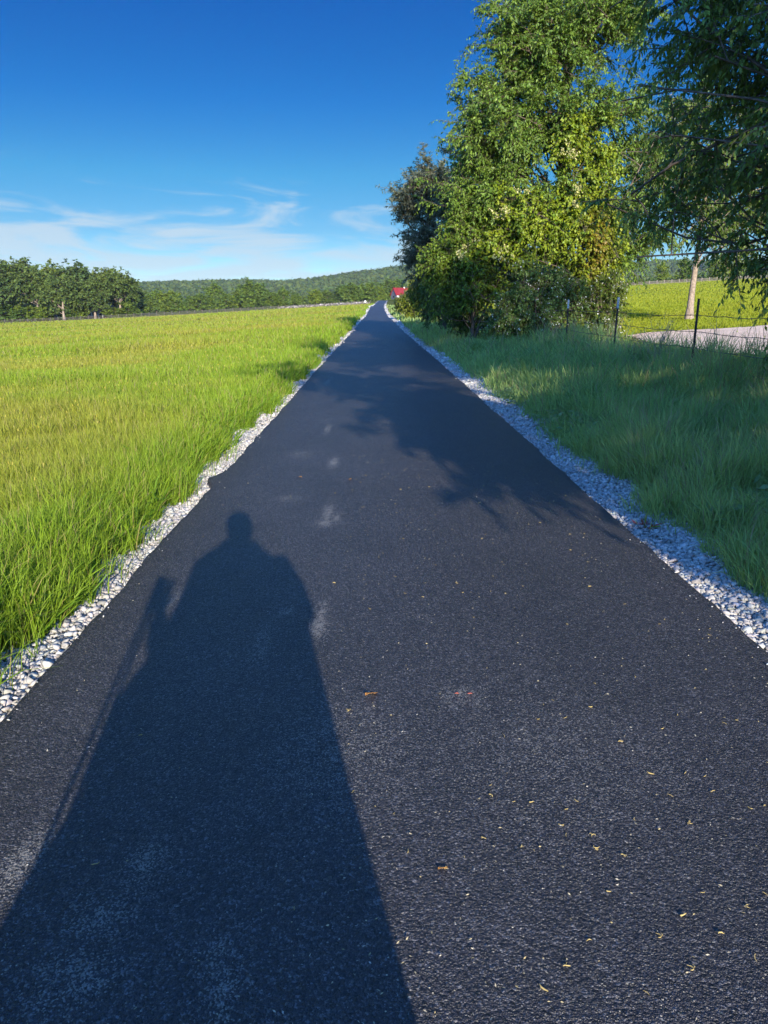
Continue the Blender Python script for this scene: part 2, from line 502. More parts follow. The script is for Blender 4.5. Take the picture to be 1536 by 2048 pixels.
for (px, py, sx, sy, am) in [(655, 1025, .035, .28, 1.0), (650, 1045, .05, .10, 1.0), (672, 1035, .03, .16, .8), (637, 1255, .035, .13, 1.0), (641, 1225, .02, .16, .8), (667, 923, .045, .25, 1.0),
                             (655, 855, .035, .32, 1.0), (572, 1222, .022, .05, 1.0), (575, 995, .10, .10, .45), (600, 905, .12, .22, .4), (345, 1195, .02, .13, .8),
                             (290, 1730, .05, .10, .42), (200, 1830, .07, .08, .42), (150, 1960, .08, .08, .5), (450, 1990, .035, .10, .45), (40, 1720, .04, .12, .9), (430, 1920, .03, .07, .4),
                             (925, 1395, .10, .08, .5), (520, 1290, .03, .2, .5), (655, 760, .05, .6, .6), (700, 1500, .25, .35, .28), (1100, 1500, .4, .5, .22)]:
    x0, y0 = gp(px, py)
    dust = np.maximum(dust, am * np.exp(-((V[:, 0] - x0) / sx) ** 2 - ((V[:, 1] - y0) / sy) ** 2))
tint = np.stack([dust, dust, dust], 1)
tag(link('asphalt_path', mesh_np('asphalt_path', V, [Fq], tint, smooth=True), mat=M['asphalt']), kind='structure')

# ------------------------------------------------------------------ gravel shoulders: bed + loose stones
def shoulder_out_l(y): return .24 + .15 * (fnoise(y * 1.3, 61.) - .5) * 2 + .04 * np.sin(y * .9)
def shoulder_out_r(y): return .46 + .16 * (fnoise(y * .9, 23.) - .5) * 2 - .16 * sstep(8, 30, y)
for side in (-1, 1):
    a = RL + .05 if side < 0 else RR - .05
    o_ = shoulder_out_l(ry) if side < 0 else shoulder_out_r(ry)
    b_ = (RL - o_ - .12) if side < 0 else (RR + o_ + .12)
    cs = [a * (1 - f) + b_ * f for f in np.linspace(0, 1, 7)]
    Us = np.stack(cs, 1); Xs = Us + road_cx(ry)[:, None]; Ys = np.repeat(ry[:, None], 7, 1)
    Zs = ground_z(Xs, Ys) + .035 - .01 * np.linspace(0, 1, 7)[None, :] + (fnoise(Xs * 9, Ys * 9) - .5) * .02
    V = np.stack([Xs, Ys, Zs], 2).reshape(-1, 3)
    ii = (np.arange(nr - 1)[:, None] * 7 + np.arange(6)[None, :]).ravel()
    Fq = np.stack([ii, ii + 1, ii + 8, ii + 7], 1)
    if side < 0: Fq = Fq[:, ::-1]
    tag(link('gravel_shoulder', mesh_np('gravel_shoulder', V, [Fq]), mat=M['shoulder']), kind='structure')

_t = (1 + 5 ** .5) / 2
ICO_V = np.array([(-1, _t, 0), (1, _t, 0), (-1, -_t, 0), (1, -_t, 0), (0, -1, _t), (0, 1, _t), (0, -1, -_t), (0, 1, -_t), (_t, 0, -1), (_t, 0, 1), (-_t, 0, -1), (-_t, 0, 1)]) / 1.902
ICO_F = np.array([(0, 11, 5), (0, 5, 1), (0, 1, 7), (0, 7, 10), (0, 10, 11), (1, 5, 9), (5, 11, 4), (11, 10, 2), (10, 7, 6), (7, 1, 8), (3, 9, 4), (3, 4, 2), (3, 2, 6), (3, 6, 8), (3, 8, 9), (4, 9, 5), (2, 4, 11), (6, 2, 10), (8, 6, 7), (9, 8, 1)])

def rot_rand(rng, n):
    q = rng.normal(size=(n, 4)); q = unit(q)
    w_, x_, y_, z_ = q.T
    return np.stack([np.stack([1 - 2 * (y_ * y_ + z_ * z_), 2 * (x_ * y_ - z_ * w_), 2 * (x_ * z_ + y_ * w_)], 1),
                     np.stack([2 * (x_ * y_ + z_ * w_), 1 - 2 * (x_ * x_ + z_ * z_), 2 * (y_ * z_ - x_ * w_)], 1),
                     np.stack([2 * (x_ * z_ - y_ * w_), 2 * (y_ * z_ + x_ * w_), 1 - 2 * (x_ * x_ + y_ * y_)], 1)], 1)

def stones(rng, pos, size, c0=(.37, .355, .33), var=.3):
    n = len(pos)
    v = ICO_V[None] * (1 + rng.normal(size=(n, 12, 1)) * .33)
    v = v * (rng.uniform(.40, 1.25, (n, 1, 3)))
    Rm = rot_rand(rng, n)
    v = np.einsum('nij,nkj->nki', Rm, v)
    v[:, :, 2] *= .75
    v = v * size[:, None, None] + pos[:, None, :]
    f = ICO_F[None] + (np.arange(n) * 12)[:, None, None]
    g = (1 + rng.normal(size=(n, 1)) * var * .75).clip(.30, 1.5)
    col = np.array(c0)[None] * g * (1 + rng.normal(size=(n, 3)) * .025)
    return v.reshape(-1, 3), [f.reshape(-1, 3)], np.repeat(col, 12, 0)

def gravel_stuff(side, seed):
    rng = rng_(seed)
    parts = []
    for (y0, y1, dens, s0, s1) in [(.6, 5, 5200, .0055, .014), (5, 10, 3400, .0065, .015), (10, 20, 1300, .009, .021), (20, 45, 200, .02, .042), (45, 120, 34, .04, .085), (120, 250, 10, .06, .13)]:
        wd = .45 if side < 0 else .75
        n = int((y1 - y0) * wd * dens)
        y = rng.uniform(y0, y1, n)
        o_ = shoulder_out_l(y) if side < 0 else shoulder_out_r(y)
        u = rng.random(n) ** .9 * (o_ + .10) + rng.normal(size=n) * .03
        x = (RL - .0 - u if side < 0 else RR + .0 + u) + road_cx(y)
        sz = rng.uniform(s0, s1, n) * rng.choice([.6, .8, 1, 1, 1.3, 1.75], n)
        z = ground_z(x, y) + .035 + sz * rng.uniform(.0, .75, n)
        parts.append(stones(rng, np.stack([x, y, z], 1), sz))
    # stray stones on the path edge
    n = 70
    y = rng.uniform(1, 16, n); u = np.abs(rng.normal(size=n)) * .035
    x = (RL + u if side < 0 else RR - u) + .17
    sz = rng.uniform(.003, .007, n)
    parts.append(stones(rng, np.stack([x, y, base_z(y) + .006 + sz * .4], 1), sz))
    V, F, T = join_parts(parts)
    lab = 'pale crushed limestone gravel lining the sunny left edge of the path' if side < 0 else 'bluish crushed limestone gravel lining the shaded right edge of the path'
    tag(link('loose_gravel', mesh_np('loose_gravel', V, F, T), mat=M['stone']), lab, 'gravel', kind='stuff')
gravel_stuff(-1, 11); gravel_stuff(1, 12)

# ------------------------------------------------------------------ gravel driveway beyond the wire fence
DRIVE = np.array([(8.6, 27.6), (9.8, 28.7), (14, 28.2), (22, 27.0), (40, 24.5), (60, 22), (60, 8), (40, 10), (22, 12.5), (10.0, 11.5), (8.6, 14.5), (7.9, 19), (8.0, 24)])
def in_poly(x, y, poly):
    x = np.asarray(x); y = np.asarray(y)
    ins = np.zeros(x.shape, bool)
    for i in range(len(poly)):
        (x0, y0), (x1, y1) = poly[i], poly[i - 1]
        c = ((y0 > y) != (y1 > y)) & (x < (x1 - x0) * (y - y0) / (y1 - y0 + 1e-12) + x0)
        ins ^= c
    return ins
dx = np.arange(6.5, 60, .25); dy = np.arange(8, 29, .25)
DX, DY = np.meshgrid(dx, dy)
wob = (fnoise(DX * .9, DY * .9) - .5) * 1.2
inside = in_poly(DX + wob, DY + wob, DRIVE)
V = np.stack([DX.ravel(), DY.ravel(), (ground_z(DX, DY) + .035).ravel()], 1)
ii = (np.arange(len(dy) - 1)[:, None] * len(dx) + np.arange(len(dx) - 1)[None, :])
ok = inside[:-1, :-1] & inside[1:, :-1] & inside[:-1, 1:] & inside[1:, 1:]
ii = ii[ok]
Fq = np.stack([ii, ii + 1, ii + len(dx) + 1, ii + len(dx)], 1)
tag(link('gravel_driveway', mesh_np('gravel_driveway', V, [Fq]), mat=M['drive']), kind='structure')

# ------------------------------------------------------------------ grass
def blades(rng, x, y, z, h, wd, col_lo, col_hi, lean, face=None):
    """tapered bent blades: 7 verts, 2 quads + 1 tri each"""
    n = len(x)
    a = rng.uniform(0, 2 * np.pi, n)
    ld = rng.uniform(0, 2 * np.pi, n)
    sx = np.cos(a) * wd * .5; sy = np.sin(a) * wd * .5
    lx = np.cos(ld) * lean * h; ly = np.sin(ld) * lean * h
    rows = []
    for t, wv in ((0, .8), (.38, 1.0), (.74, .75)):
        bx = x + lx * t ** 2; by = y + ly * t ** 2; bz = z + h * t * (1 - .18 * lean * t)
        rows.append(np.stack([bx - sx * wv, by - sy * wv, bz], 1))
        rows.append(np.stack([bx + sx * wv, by + sy * wv, bz], 1))
    rows.append(np.stack([x + lx, y + ly, z + h * (1 - .30 * lean)], 1))
    V = np.stack(rows, 1)
    o = (np.arange(n) * 7)[:, None]
    q = np.concatenate([np.array([[0, 1, 3, 2]]) + o, np.array([[2, 3, 5, 4]]) + o])
    t3 = np.array([[4, 5, 6]]) + o
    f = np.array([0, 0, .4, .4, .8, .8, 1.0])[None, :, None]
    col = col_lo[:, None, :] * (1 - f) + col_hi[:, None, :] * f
    return V.reshape(-1, 3), [q, t3], col.reshape(-1, 3)

def sample_ground(rng, n, dmin, dmax, p, tmin, tmax):
    """ground points in the wedge tmin<x/y<tmax with density falling as distance^-p"""
    e = 2 - p
    d = (rng.random(n) * (dmax ** e - dmin ** e) + dmin ** e) ** (1 / e)
    t = rng.uniform(tmin, tmax, n)
    return t * d, d, d

def mix(a, b, t): return np.asarray(a)[None] * (1 - t[:, None]) + np.asarray(b)[None] * t[:, None]

def field_grass():
    rng = rng_(21)
    parts = []
    # left meadow
    for (n, d0, d1, p) in ((200000, 1.0, 9, 1.15), (300000, 9, 60, 1.75), (150000, 60, 262, 1.9)):
        x, y, d = sample_ground(rng, n, d0, d1, p, -.72, .01)
        if d0 < 2:
            y = y - .6
            x = np.where(rng.random(n) < .5, -1.5 - np.abs(rng.normal(size=n)) * 2.2, x)
        u = x - road_cx(y)
        lim = RL - shoulder_out_l(np.maximum(y, .1)) + (fnoise(y * 2.3, 71.) - .5) * .34 + .02
        lim = np.where(rng.random(n) < .10, lim + rng.uniform(0, .26, n) * sstep(.35, .6, fnoise(y * 3.1, 44.)), lim)
        k = (u < lim) & (u < RL - .02) & (y > -.5)
        x, y, d, u = x[k], y[k], d[k], u[k]; n = len(x)
        z = ground_z(x, y) - .01
        edge = np.exp(-np.maximum(0, lim[k] - u) / .9)
        patch = fnoise(x * .22, y * .22, 3)
        streak = fnoise(x * .035 + y * .012, y * .16 - x * .02, 3)
        fine = fnoise(x * 2.1, y * 2.1, 2)
        h = rng.uniform(.20, .46, n) * (.80 + .40 * fine) * (.80 + .5 * sstep(.42, .62, streak)) * (1 + .12 * edge)
        h = h * (1 - .45 * np.exp(-np.maximum(0, lim[k] - u) / .12) * rng.random(n))
        wd = np.maximum(rng.uniform(.003, .0068, n), d * .00072) * np.where(d > 30, 1.2, 1.0)
        g = rng.random(n)
        yel = np.clip(.62 * sstep(.36, .66, patch) + .35 * g + .12 * sstep(20, 80, d) - .75 * edge, 0, 1)
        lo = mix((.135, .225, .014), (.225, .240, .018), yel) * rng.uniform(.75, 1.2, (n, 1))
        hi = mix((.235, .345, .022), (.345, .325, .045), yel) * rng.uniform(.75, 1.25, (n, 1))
        dry = rng.random(n) < .10
        hi[dry] = np.array((.36, .31, .09)); lo[dry] = np.array((.20, .17, .06)); dull = rng.random(n) < .2
        hi[dull] *= np.array((.84, .84, 1.3)); lo[dull] *= np.array((.84, .82, 1.3)) 
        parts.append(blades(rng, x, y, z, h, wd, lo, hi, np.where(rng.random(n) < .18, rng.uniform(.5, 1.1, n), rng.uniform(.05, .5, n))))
    # yellow seed heads and small flowers in the near meadow
    n = 2200
    x, y, d = sample_ground(rng, n, 2.2, 40, 1.3, -.7, 0)
    k = (x < -2.4); x, y, d = x[k], y[k], d[k]; n = len(x)
    z = ground_z(x, y) + rng.uniform(.18, .40, n)
    hi = mix((.36, .33, .07), (.44, .36, .05), rng.random(n))
    parts.append(blades(rng, x, y, z, np.maximum(.03, d * .0016), np.maximum(.008, d * .0013), hi, hi, rng.uniform(0, .5, n)))
    # coarse broad blades along the ragged gravel edge
    n = 5200
    y = rng.uniform(.8, 22, n) ** 1.0
    x = RL - shoulder_out_l(y) + (fnoise(y * 2.3, 71.) - .5) * .34 - np.abs(rng.normal(size=n)) * .18 + .03 + .17
    k = fnoise(y * 1.7, 5.) > .42
    x, y = x[k], y[k]; n = len(x)
    lo = mix((.10, .200, .014), (.18, .270, .018), rng.random(n)); hi = lo * rng.uniform(.9, 1.35, (n, 1))
    parts.append(blades(rng, x, y, ground_z(x, y), rng.uniform(.16, .40, n), rng.uniform(.007, .014, n), lo, hi, rng.uniform(.3, 1.15, n)))
    V, F, T = join_parts(parts)
    tag(link('meadow_grass', mesh_np('meadow_grass', V, F, T), mat=M['grass']),
        'sunlit yellow green hay grass filling the meadow left of the path', 'grass', kind='stuff')

def verge_grass():
    rng = rng_(22)
    parts = []
    for (n, d0, d1, p) in ((200000, 1.4, 10, 1.1), (190000, 10, 60, 1.7), (30000, 60, 200, 1.9)):
        x, y, d = sample_ground(rng, n, d0, d1, p, .0, .75)
        if d0 < 2:
            x = np.where(rng.random(n) < .55, 1.9 + rng.random(n) * 4.6, x)
        u = x - road_cx(y)
        lim = RR + shoulder_out_r(np.maximum(y, .1)) + (fnoise(y * 2.0, 33.) - .5) * .30 - .02
        lim = np.where(rng.random(n) < .08, lim - rng.uniform(0, .28, n) * sstep(.4, .6, fnoise(y * 2.7, 54.)), lim)
        k = (u > lim) & (u > RR + .03) & (x < 6.35 + .01 * y + .5 * fnoise(y * .7, 3.))
        x, y, d, u, lim = x[k], y[k], d[k], u[k], lim[k]; n = len(x)
        z = ground_z(x, y) - .01
        fine = fnoise(x * 1.6, y * 1.6, 2); patch = fnoise(x * .3 + 9, y * .3, 3)
        fen = sstep(4.2, 5.6, x)
        tuft = fnoise(x * 3.4 + 3, y * 3.4, 2)
        h = rng.uniform(.18, .46, n) * (.40 + .62 * fine + .62 * sstep(.35, .7, tuft)) * (1 + .75 * fen * sstep(.35, .6, patch))
        h = h * (1 - .5 * np.exp(-np.maximum(0, u - lim) / .16))
        wd = np.maximum(rng.uniform(.0035, .0075, n), d * .0008)
        yel = np.clip(.5 * sstep(.45, .7, patch) + .35 * rng.random(n), 0, 1)
        lo = mix((.225, .335, .100), (.305, .375, .110), yel) * rng.uniform(.75, 1.2, (n, 1))
        hi = mix((.285, .420, .125), (.420, .455, .145), yel) * rng.uniform(.75, 1.25, (n, 1))
        dry = rng.random(n) < .06 + .10 * fen
        hi[dry] = np.array((.34, .28, .15)); lo[dry] = np.array((.22, .18, .09))
        h[dry] *= 1.25
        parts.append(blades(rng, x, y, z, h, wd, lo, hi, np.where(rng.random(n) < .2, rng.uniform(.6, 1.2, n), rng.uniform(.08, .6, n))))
    # broad arching tussocks
    n = 6000
    cxs = rng.uniform(2.4, 7.0, 220); cys = rng.uniform(2.5, 26, 220)
    j = rng.integers(0, 220, n)
    x = cxs[j] + rng.normal(size=n) * .10; y = cys[j] + rng.normal(size=n) * .10
    lo = mix((.115, .205, .06), (.17, .25, .07), rng.random(n)); hi = lo * rng.uniform(.9, 1.4, (n, 1))
    parts.append(blades(rng, x, y, ground_z(x, y), rng.uniform(.3, .7, n), np.maximum(.008, y * .0009), lo, hi, rng.uniform(.3, 1.2, n)))
    V, F, T = join_parts(parts)
    tag(link('verge_grass', mesh_np('verge_grass', V, F, T), mat=M['grass']),
        'tall shaded green grass on the verge between path and wire fence', 'grass', kind='stuff')

def pasture_grass():
    rng = rng_(23)
    parts = []
    for (n, d0, d1, p) in ((170000, 12, 60, 1.5), (110000, 60, 300, 1.8)):
        x, y, d = sample_ground(rng, n, d0, d1, p, .12, .72)
        dist = in_poly(x, y, DRIVE)
        k = (x > 6.2) & (~dist | (rng.random(n) < .004))
        x, y, d = x[k], y[k], d[k]; n = len(x)
        z = ground_z(x, y) - .01
        lawn = 1 - sstep(42, 50, y + (fnoise(x * .2, y * .2) - .5) * 8)
        h = np.where(rng.random(n) < lawn, rng.uniform(.05, .12, n), rng.uniform(.12, .30, n))
        wd = np.maximum(.004, d * .0008)
        yel = np.clip(.55 * fnoise(x * .25, y * .25) + .45 * rng.random(n), 0, 1)
        lo = mix((.170, .245, .010), (.27, .280, .016), yel) * rng.uniform(.8, 1.2, (n, 1))
        hi = mix((.205, .275, .012), (.355, .335, .028), yel) * rng.uniform(.8, 1.2, (n, 1))
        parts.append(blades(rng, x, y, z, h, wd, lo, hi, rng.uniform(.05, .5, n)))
    V, F, T = join_parts(parts)
    tag(link('pasture_grass', mesh_np('pasture_grass', V, F, T), mat=M['grass']),
        'bright sunlit grass of the pasture and lawn beyond the wire fence', 'grass', kind='stuff')
field_grass(); verge_grass(); pasture_grass()

# ------------------------------------------------------------------ trees
def tubes(Pts, Rad, S=5):
    """Pts (n,k,3), Rad (n,k) -> tube meshes"""
    n, k, _ = Pts.shape
    T = np.gradient(Pts, axis=1); T = unit(T)
    ref = np.where(np.abs(T[:, :1, 2:3]) > .9, np.array([[[1., 0, 0]]]), np.array([[[0, 0, 1.]]]))
    ref = np.repeat(ref, k, 1)
    A = unit(np.cross(T, ref)); B = np.cross(T, A)
    th = np.arange(S) / S * 2 * np.pi
    ring = A[:, :, None] * np.cos(th)[None, None, :, None] + B[:, :, None] * np.sin(th)[None, None, :, None]
    V = Pts[:, :, None] + ring * Rad[:, :, None, None]
    base = (np.arange(n) * k * S)[:, None, None] + (np.arange(k - 1) * S)[None, :, None]
    s = np.arange(S)[None, None, :]; s1 = (s + 1) % S
    F = np.stack([base + s, base + s1, base + S + s1, base + S + s], -1).reshape(-1, 4)
    return V.reshape(-1, 3), [F]

def bez(p0, p1, p2, k):
    t = np.linspace(0, 1, k)[None, :, None]
    return (1 - t) ** 2 * p0[:, None] + 2 * t * (1 - t) * p1[:, None] + t ** 2 * p2[:, None]

def at_t(curves, idx, t):
    k = curves.shape[1]
    f = t * (k - 1); i = np.minimum(f.astype(int), k - 2); f = (f - i)[:, None]
    c = curves[idx]
    a = c[np.arange(len(idx)), i]; b = c[np.arange(len(idx)), i + 1]
    return a * (1 - f) + b * f, unit(b - a)

def in_vol(rng, n, vols, lo=.25, hi=1.0):
    wts = np.array([v[6] if len(v) > 6 else v[3] * v[4] * v[5] for v in vols]); wts = wts / wts.sum()
    i = rng.choice(len(vols), n, p=wts)
    va = np.array([v[:6] for v in vols])[i]
    d = unit(rng.normal(size=(n, 3)))
    r = (rng.random(n) * (hi ** 3 - lo ** 3) + lo ** 3) ** (1 / 3)
    return va[:, :3] + d * va[:, 3:] * r[:, None], i

def leaves(rng, p, d, ln, wd, tint, fold=.18):
    n = len(p)
    nrm = unit(rng.normal(size=(n, 3)) * .55 + np.array([0, 0, 1.]))
    s = unit(np.cross(d, nrm)); up = np.cross(s, d)
    ln = ln[:, None]; wd = wd[:, None]
    a = p
    l = p + d * ln * .42 + s * wd * .5
    r = p + d * ln * .42 - s * wd * .5
    m = p + d * ln * .5 - up * wd * fold
    t = p + d * ln - up * ln * .12
    V = np.stack([a, r, t, l, m], 1).reshape(-1, 3)
    o = (np.arange(n) * 5)[:, None]
    F = np.concatenate([np.array([[0, 1, 2, 4]]) + o, np.array([[0, 4, 2, 3]]) + o])
    return V, [F], np.repeat(tint, 5, 0)

def broad_weeds(seed, spots, name, label, c0, c1):
    rng = rng_(seed)
    P_, D_ = [], []
    for (wx_, wy_, rad, k) in spots:
        a_ = rng.uniform(0, 2 * np.pi, k); r_ = rad * np.sqrt(rng.random(k))
        P_.append(np.stack([wx_ + r_ * np.cos(a_), wy_ + r_ * np.sin(a_), ground_z(wx_ + r_ * np.cos(a_), wy_ + r_ * np.sin(a_)) + rng.uniform(.02, .22, k)], 1))
        D_.append(unit(rng.normal(size=(k, 3)) * np.array([1, 1, .35]) + np.array([0, 0, .35])))
    P_ = np.concatenate(P_); D_ = np.concatenate(D_); k = len(P_)
    t = rng.random((k, 1))
    col = (np.array(c0) * (1 - t) + np.array(c1) * t) * rng.uniform(.8, 1.2, (k, 1))
    V, F, T = leaves(rng, P_, D_, rng.uniform(.05, .13, k), rng.uniform(.022, .055, k), col)
    tag(link(name, mesh_np(name, V, F, T), mat=M['grass']), label, 'weeds', kind='stuff')
rg = rng_(91)
broad_weeds(92, [(1.95 + .17 + rg.uniform(.15, .8), y_, rg.uniform(.12, .4), int(rg.uniform(30, 110))) for y_ in np.concatenate([rg.uniform(3, 14, 16), rg.uniform(8.5, 11.5, 12)])],
            'verge_weeds', 'broad leaved grey green weeds along the right gravel edge', (.15, .24, .09), (.27, .33, .13))
broad_weeds(93, [(-1.62 - .17 + rg.uniform(-.55, .0), y_, rg.uniform(.08, .22), int(rg.uniform(20, 60))) for y_ in rg.uniform(1.6, 16, 34)],
            'meadow_weeds', 'broad leaved bright green weeds creeping over the left gravel edge', (.11, .20, .014), (.24, .30, .02))

def tree_mesh(seed, base, trunk_r, trunk_top, vols, n_limb, n_sub, n_twig, m_leaf, leaf=(.08, .035), twig=.7, droop=.5,
              c0=(.045, .085, .012), c1=(.095, .125, .012), lean=(0, 0), branch_r=1.0, twig_mesh=True, leaf_down=.6, n_stem=1, sub_mesh=True, inner=.5, ends=True):
    """trunk + limbs mesh data and crown (twigs' leaves) mesh data; every leaf sits on a twig that sits on a limb"""
    rng = rng_(seed)
    base = np.array(base, float)
    H = trunk_top
    wood = []
    tr = []
    for s in range(n_stem):
        k = 12
        t = np.linspace(0, 1, k)
        off = np.array([lean[0], lean[1]]) + (rng.normal(size=2) * .12 * H if n_stem > 1 else 0)
        wob = np.cumsum(rng.normal(size=(k, 2)) * .02 * H / 4, 0) * t[:, None]
        c = np.stack([base[0] + off[0] * t ** 1.3 + wob[:, 0], base[1] + off[1] * t ** 1.3 + wob[:, 1], base[2] - .15 + H * t], 1)
        tr.append(c)
    TR = np.stack(tr)
    tt = np.linspace(0, 1, 12)
    rad = trunk_r * (1 - .82 * tt) * (1 + .55 * np.exp(-tt * 18))
    wood.append(tubes(TR, np.repeat(rad[None], n_stem, 0), 9))
    # limbs
    e, _ = in_vol(rng, n_limb, vols, inner, .92)
    hd = np.linalg.norm(e[:, :2] - base[None, :2], axis=1)
    zt = np.clip((e[:, 2] - base[2] - hd * rng.uniform(.3, .75, n_limb)) / H, .12, .97)
    o_, td = at_t(TR, rng.integers(0, n_stem, n_limb), zt)
    midp = (o_ + e) / 2 + np.stack([rng.normal(size=n_limb) * .12 * hd, rng.normal(size=n_limb) * .12 * hd, hd * rng.uniform(.02, .22, n_limb)], 1)
    LB = bez(o_, midp, e, 9)
    tl_ = np.linspace(0, 1, 9)[None, :, None]
    for fq, am in ((1, .07), (2, .05), (3, .03)):
        LB += rng.normal(size=(n_limb, 1, 3)) * am * np.maximum(.3, hd)[:, None, None] * np.sin(np.pi * fq * tl_)
    r0 = trunk_r * (.42 - .25 * zt) * branch_r
    lr = r0[:, None] * np.linspace(1, .22, 9)[None] + .004
    wood.append(tubes(LB, lr, 6))
    # sub-branches
    ns = n_limb * n_sub
    idx = np.repeat(np.arange(n_limb), n_sub)
    p0, d0 = at_t(LB, idx, rng.uniform(.30, 1.0, ns) ** .8)
    tv, _ = in_vol(rng, ns * 3, vols, .35, 1.0)
    tv = tv.reshape(ns, 3, 3)
    if ends: tv[:, 0] = e[idx] + rng.normal(size=(ns, 3)) * twig * 1.1
    dd = np.linalg.norm(tv - p0[:, None], axis=2)
    tg = tv[np.arange(ns), np.argmin(dd, 1)]
    vec = tg - p0
    ln_ = np.linalg.norm(vec, axis=1, keepdims=True)
    vec = vec / np.maximum(ln_, 1e-6) * np.minimum(ln_, twig * 3.2)
    p2 = p0 + vec
    p1 = p0 + vec * .5 + np.stack([rng.normal(size=ns) * .1, rng.normal(size=ns) * .1, .25 * np.linalg.norm(vec, axis=1) * rng.uniform(0, 1, ns)], 1) * 1
    SB = bez(p0, p1, p2, 6)
    if sub_mesh:
        sr = (r0[idx] * .28)[:, None] * np.linspace(1, .3, 6)[None] + .002
        wood.append(tubes(SB, sr, 5))
    # twigs
    nt_ = ns * n_twig
    idt = np.repeat(np.arange(ns), n_twig)
    q0, qd = at_t(SB, idt, rng.uniform(.2, 1.0, nt_))
    outw = unit(q0 - np.array([base[0], base[1], base[2] + H * .5]))
    dirn = unit(qd * .6 + outw * .5 + rng.normal(size=(nt_, 3)) * .65)
    tl = twig * rng.uniform(.5, 1.25, nt_)[:, None]
    q1 = q0 + dirn * tl * .55 + np.array([0, 0, .08]) * tl
    q2 = q0 + dirn * tl * (1 - .3 * droop) - np.array([0, 0, 1.]) * tl * droop * rng.uniform(.4, 1.1, (nt_, 1))
    TW = bez(q0, q1, q2, 5)
    if twig_mesh:
        wood.append(tubes(TW, np.linspace(1, .4, 5)[None].repeat(nt_, 0) * .0042 * max(1, leaf[0] / .1), 3))
    # leaves
    nl = nt_ * m_leaf
    idl = np.repeat(np.arange(nt_), m_leaf)
    lt = (np.tile(np.arange(m_leaf), nt_) + rng.uniform(.1, .9, nl)) / m_leaf
    lp, ld = at_t(TW, idl, np.clip(lt, 0, 1))
    side = unit(np.cross(ld, np.array([0, 0, 1.]) + rng.normal(size=(nl, 3)) * .5)) * rng.choice([-1., 1.], (nl, 1))
    d = unit(ld * .45 + side * .75 + np.array([0, 0, -1.]) * leaf_down * rng.uniform(.4, 1.4, (nl, 1)) + rng.normal(size=(nl, 3)) * .22)
    sz = rng.uniform(.65, 1.2, nl)
    # colour differs from spray to spray and leaf to leaf
    sprays = np.clip(rng.normal(.5, .28, nt_), 0, 1)[idl]
    mixv = np.clip(sprays * .7 + rng.random(nl) * .4 - .05, 0, 1)
    tint = (np.array(c0)[None] * (1 - mixv[:, None]) + np.array(c1)[None] * mixv[:, None]) * rng.uniform(.75, 1.25, (nl, 1))
    LV = leaves(rng, lp, d, leaf[0] * sz, leaf[1] * sz, tint)
    Vw, Fw, off = [], [], 0
    for V_, F_ in wood:
        Vw.append(V_); Fw += [f + off for f in F_]; off += len(V_)
    return (np.concatenate(Vw), Fw), LV, (TW, LB)

def tree(name, label, cat, group, seed, base, bark='bark', leafmat='leaf', **kw):
    b = np.array(base, float)
    (WV, WF), (LV, LF, LT), ex = tree_mesh(seed, b, **kw)
    root = thing(name, label, cat, tuple(b), group)
    link('trunk', mesh_np('trunk', WV - b, WF, smooth=True), root, M[bark])
    link('crown', mesh_np('crown', LV - b, LF, LT), root, M[leafmat])
    return root, ex

def gz(x, y): return float(ground_z(x, y))

# tall hackberry-like tree over the fencerow
tall, ex_tall = tree('tall_tree', 'tallest leafy green tree in the hedgerow, with drooping sprays above the vine covered shrubs', 'tree', None, 101,
     (6.7, 29.6, gz(6.7, 29.6)), trunk_r=.30, trunk_top=13.0,
     vols=[(6.8, 29.6, 8.6, 3.2, 3.0, 3.6, 34), (6.1, 29.4, 12.6, 2.9, 2.6, 3.4, 26), (4.4, 28.8, 9.8, 1.6, 1.7, 2.1, 16), (3.8, 28.6, 6.9, 1.5, 1.6, 1.7, 14),
           (8.8, 29.2, 6.8, 1.3, 1.6, 2.3, 9), (9.0, 28.6, 4.3, 1.1, 1.4, 1.9, 9), (4.4, 28.4, 4.9, 1.7, 1.5, 1.6, 10), (7.9, 29.5, 11.8, 1.3, 2, 2.3, 7), (3.4, 28.6, 5.2, 1.1, 1.2, 1.1, 9)],
     n_limb=80, n_sub=9, n_twig=20, m_leaf=13, leaf=(.118, .054), twig=.58, droop=.36, c0=(.066, .138, .020), c1=(.195, .285, .034), branch_r=.38, leaf_down=.5)

# cedar with dull grey-green foliage behind it
tree('cedar_tree', 'dark grey green cedar leaning out over the path behind the tall tree', 'tree', None, 102,
     (4.6, 44.5, gz(4.6, 44.5)), trunk_r=.28, trunk_top=9.0,
     vols=[(4.4, 44.5, 6.0, 2.3, 2.1, 3.2, 30), (4.8, 44.5, 9.2, 1.4, 1.4, 1.9, 9), (2.5, 44.2, 6.1, 1.3, 1.3, 1.7, 10), (2.9, 44.0, 3.9, 1.2, 1.3, 1.2, 7), (1.9, 44.0, 5.0, .9, 1.0, 1.1, 5), (3.2, 44.3, 8.5, 1.2, 1.2, 1.8, 9), (2.0, 44.2, 6.6, .9, 1.0, 1.3, 5)],
     n_limb=48, n_sub=9, n_twig=11, m_leaf=14, leaf=(.20, .055), twig=.50, droop=.25, c0=(.085, .112, .068), c1=(.21, .215, .13), leaf_down=.1)

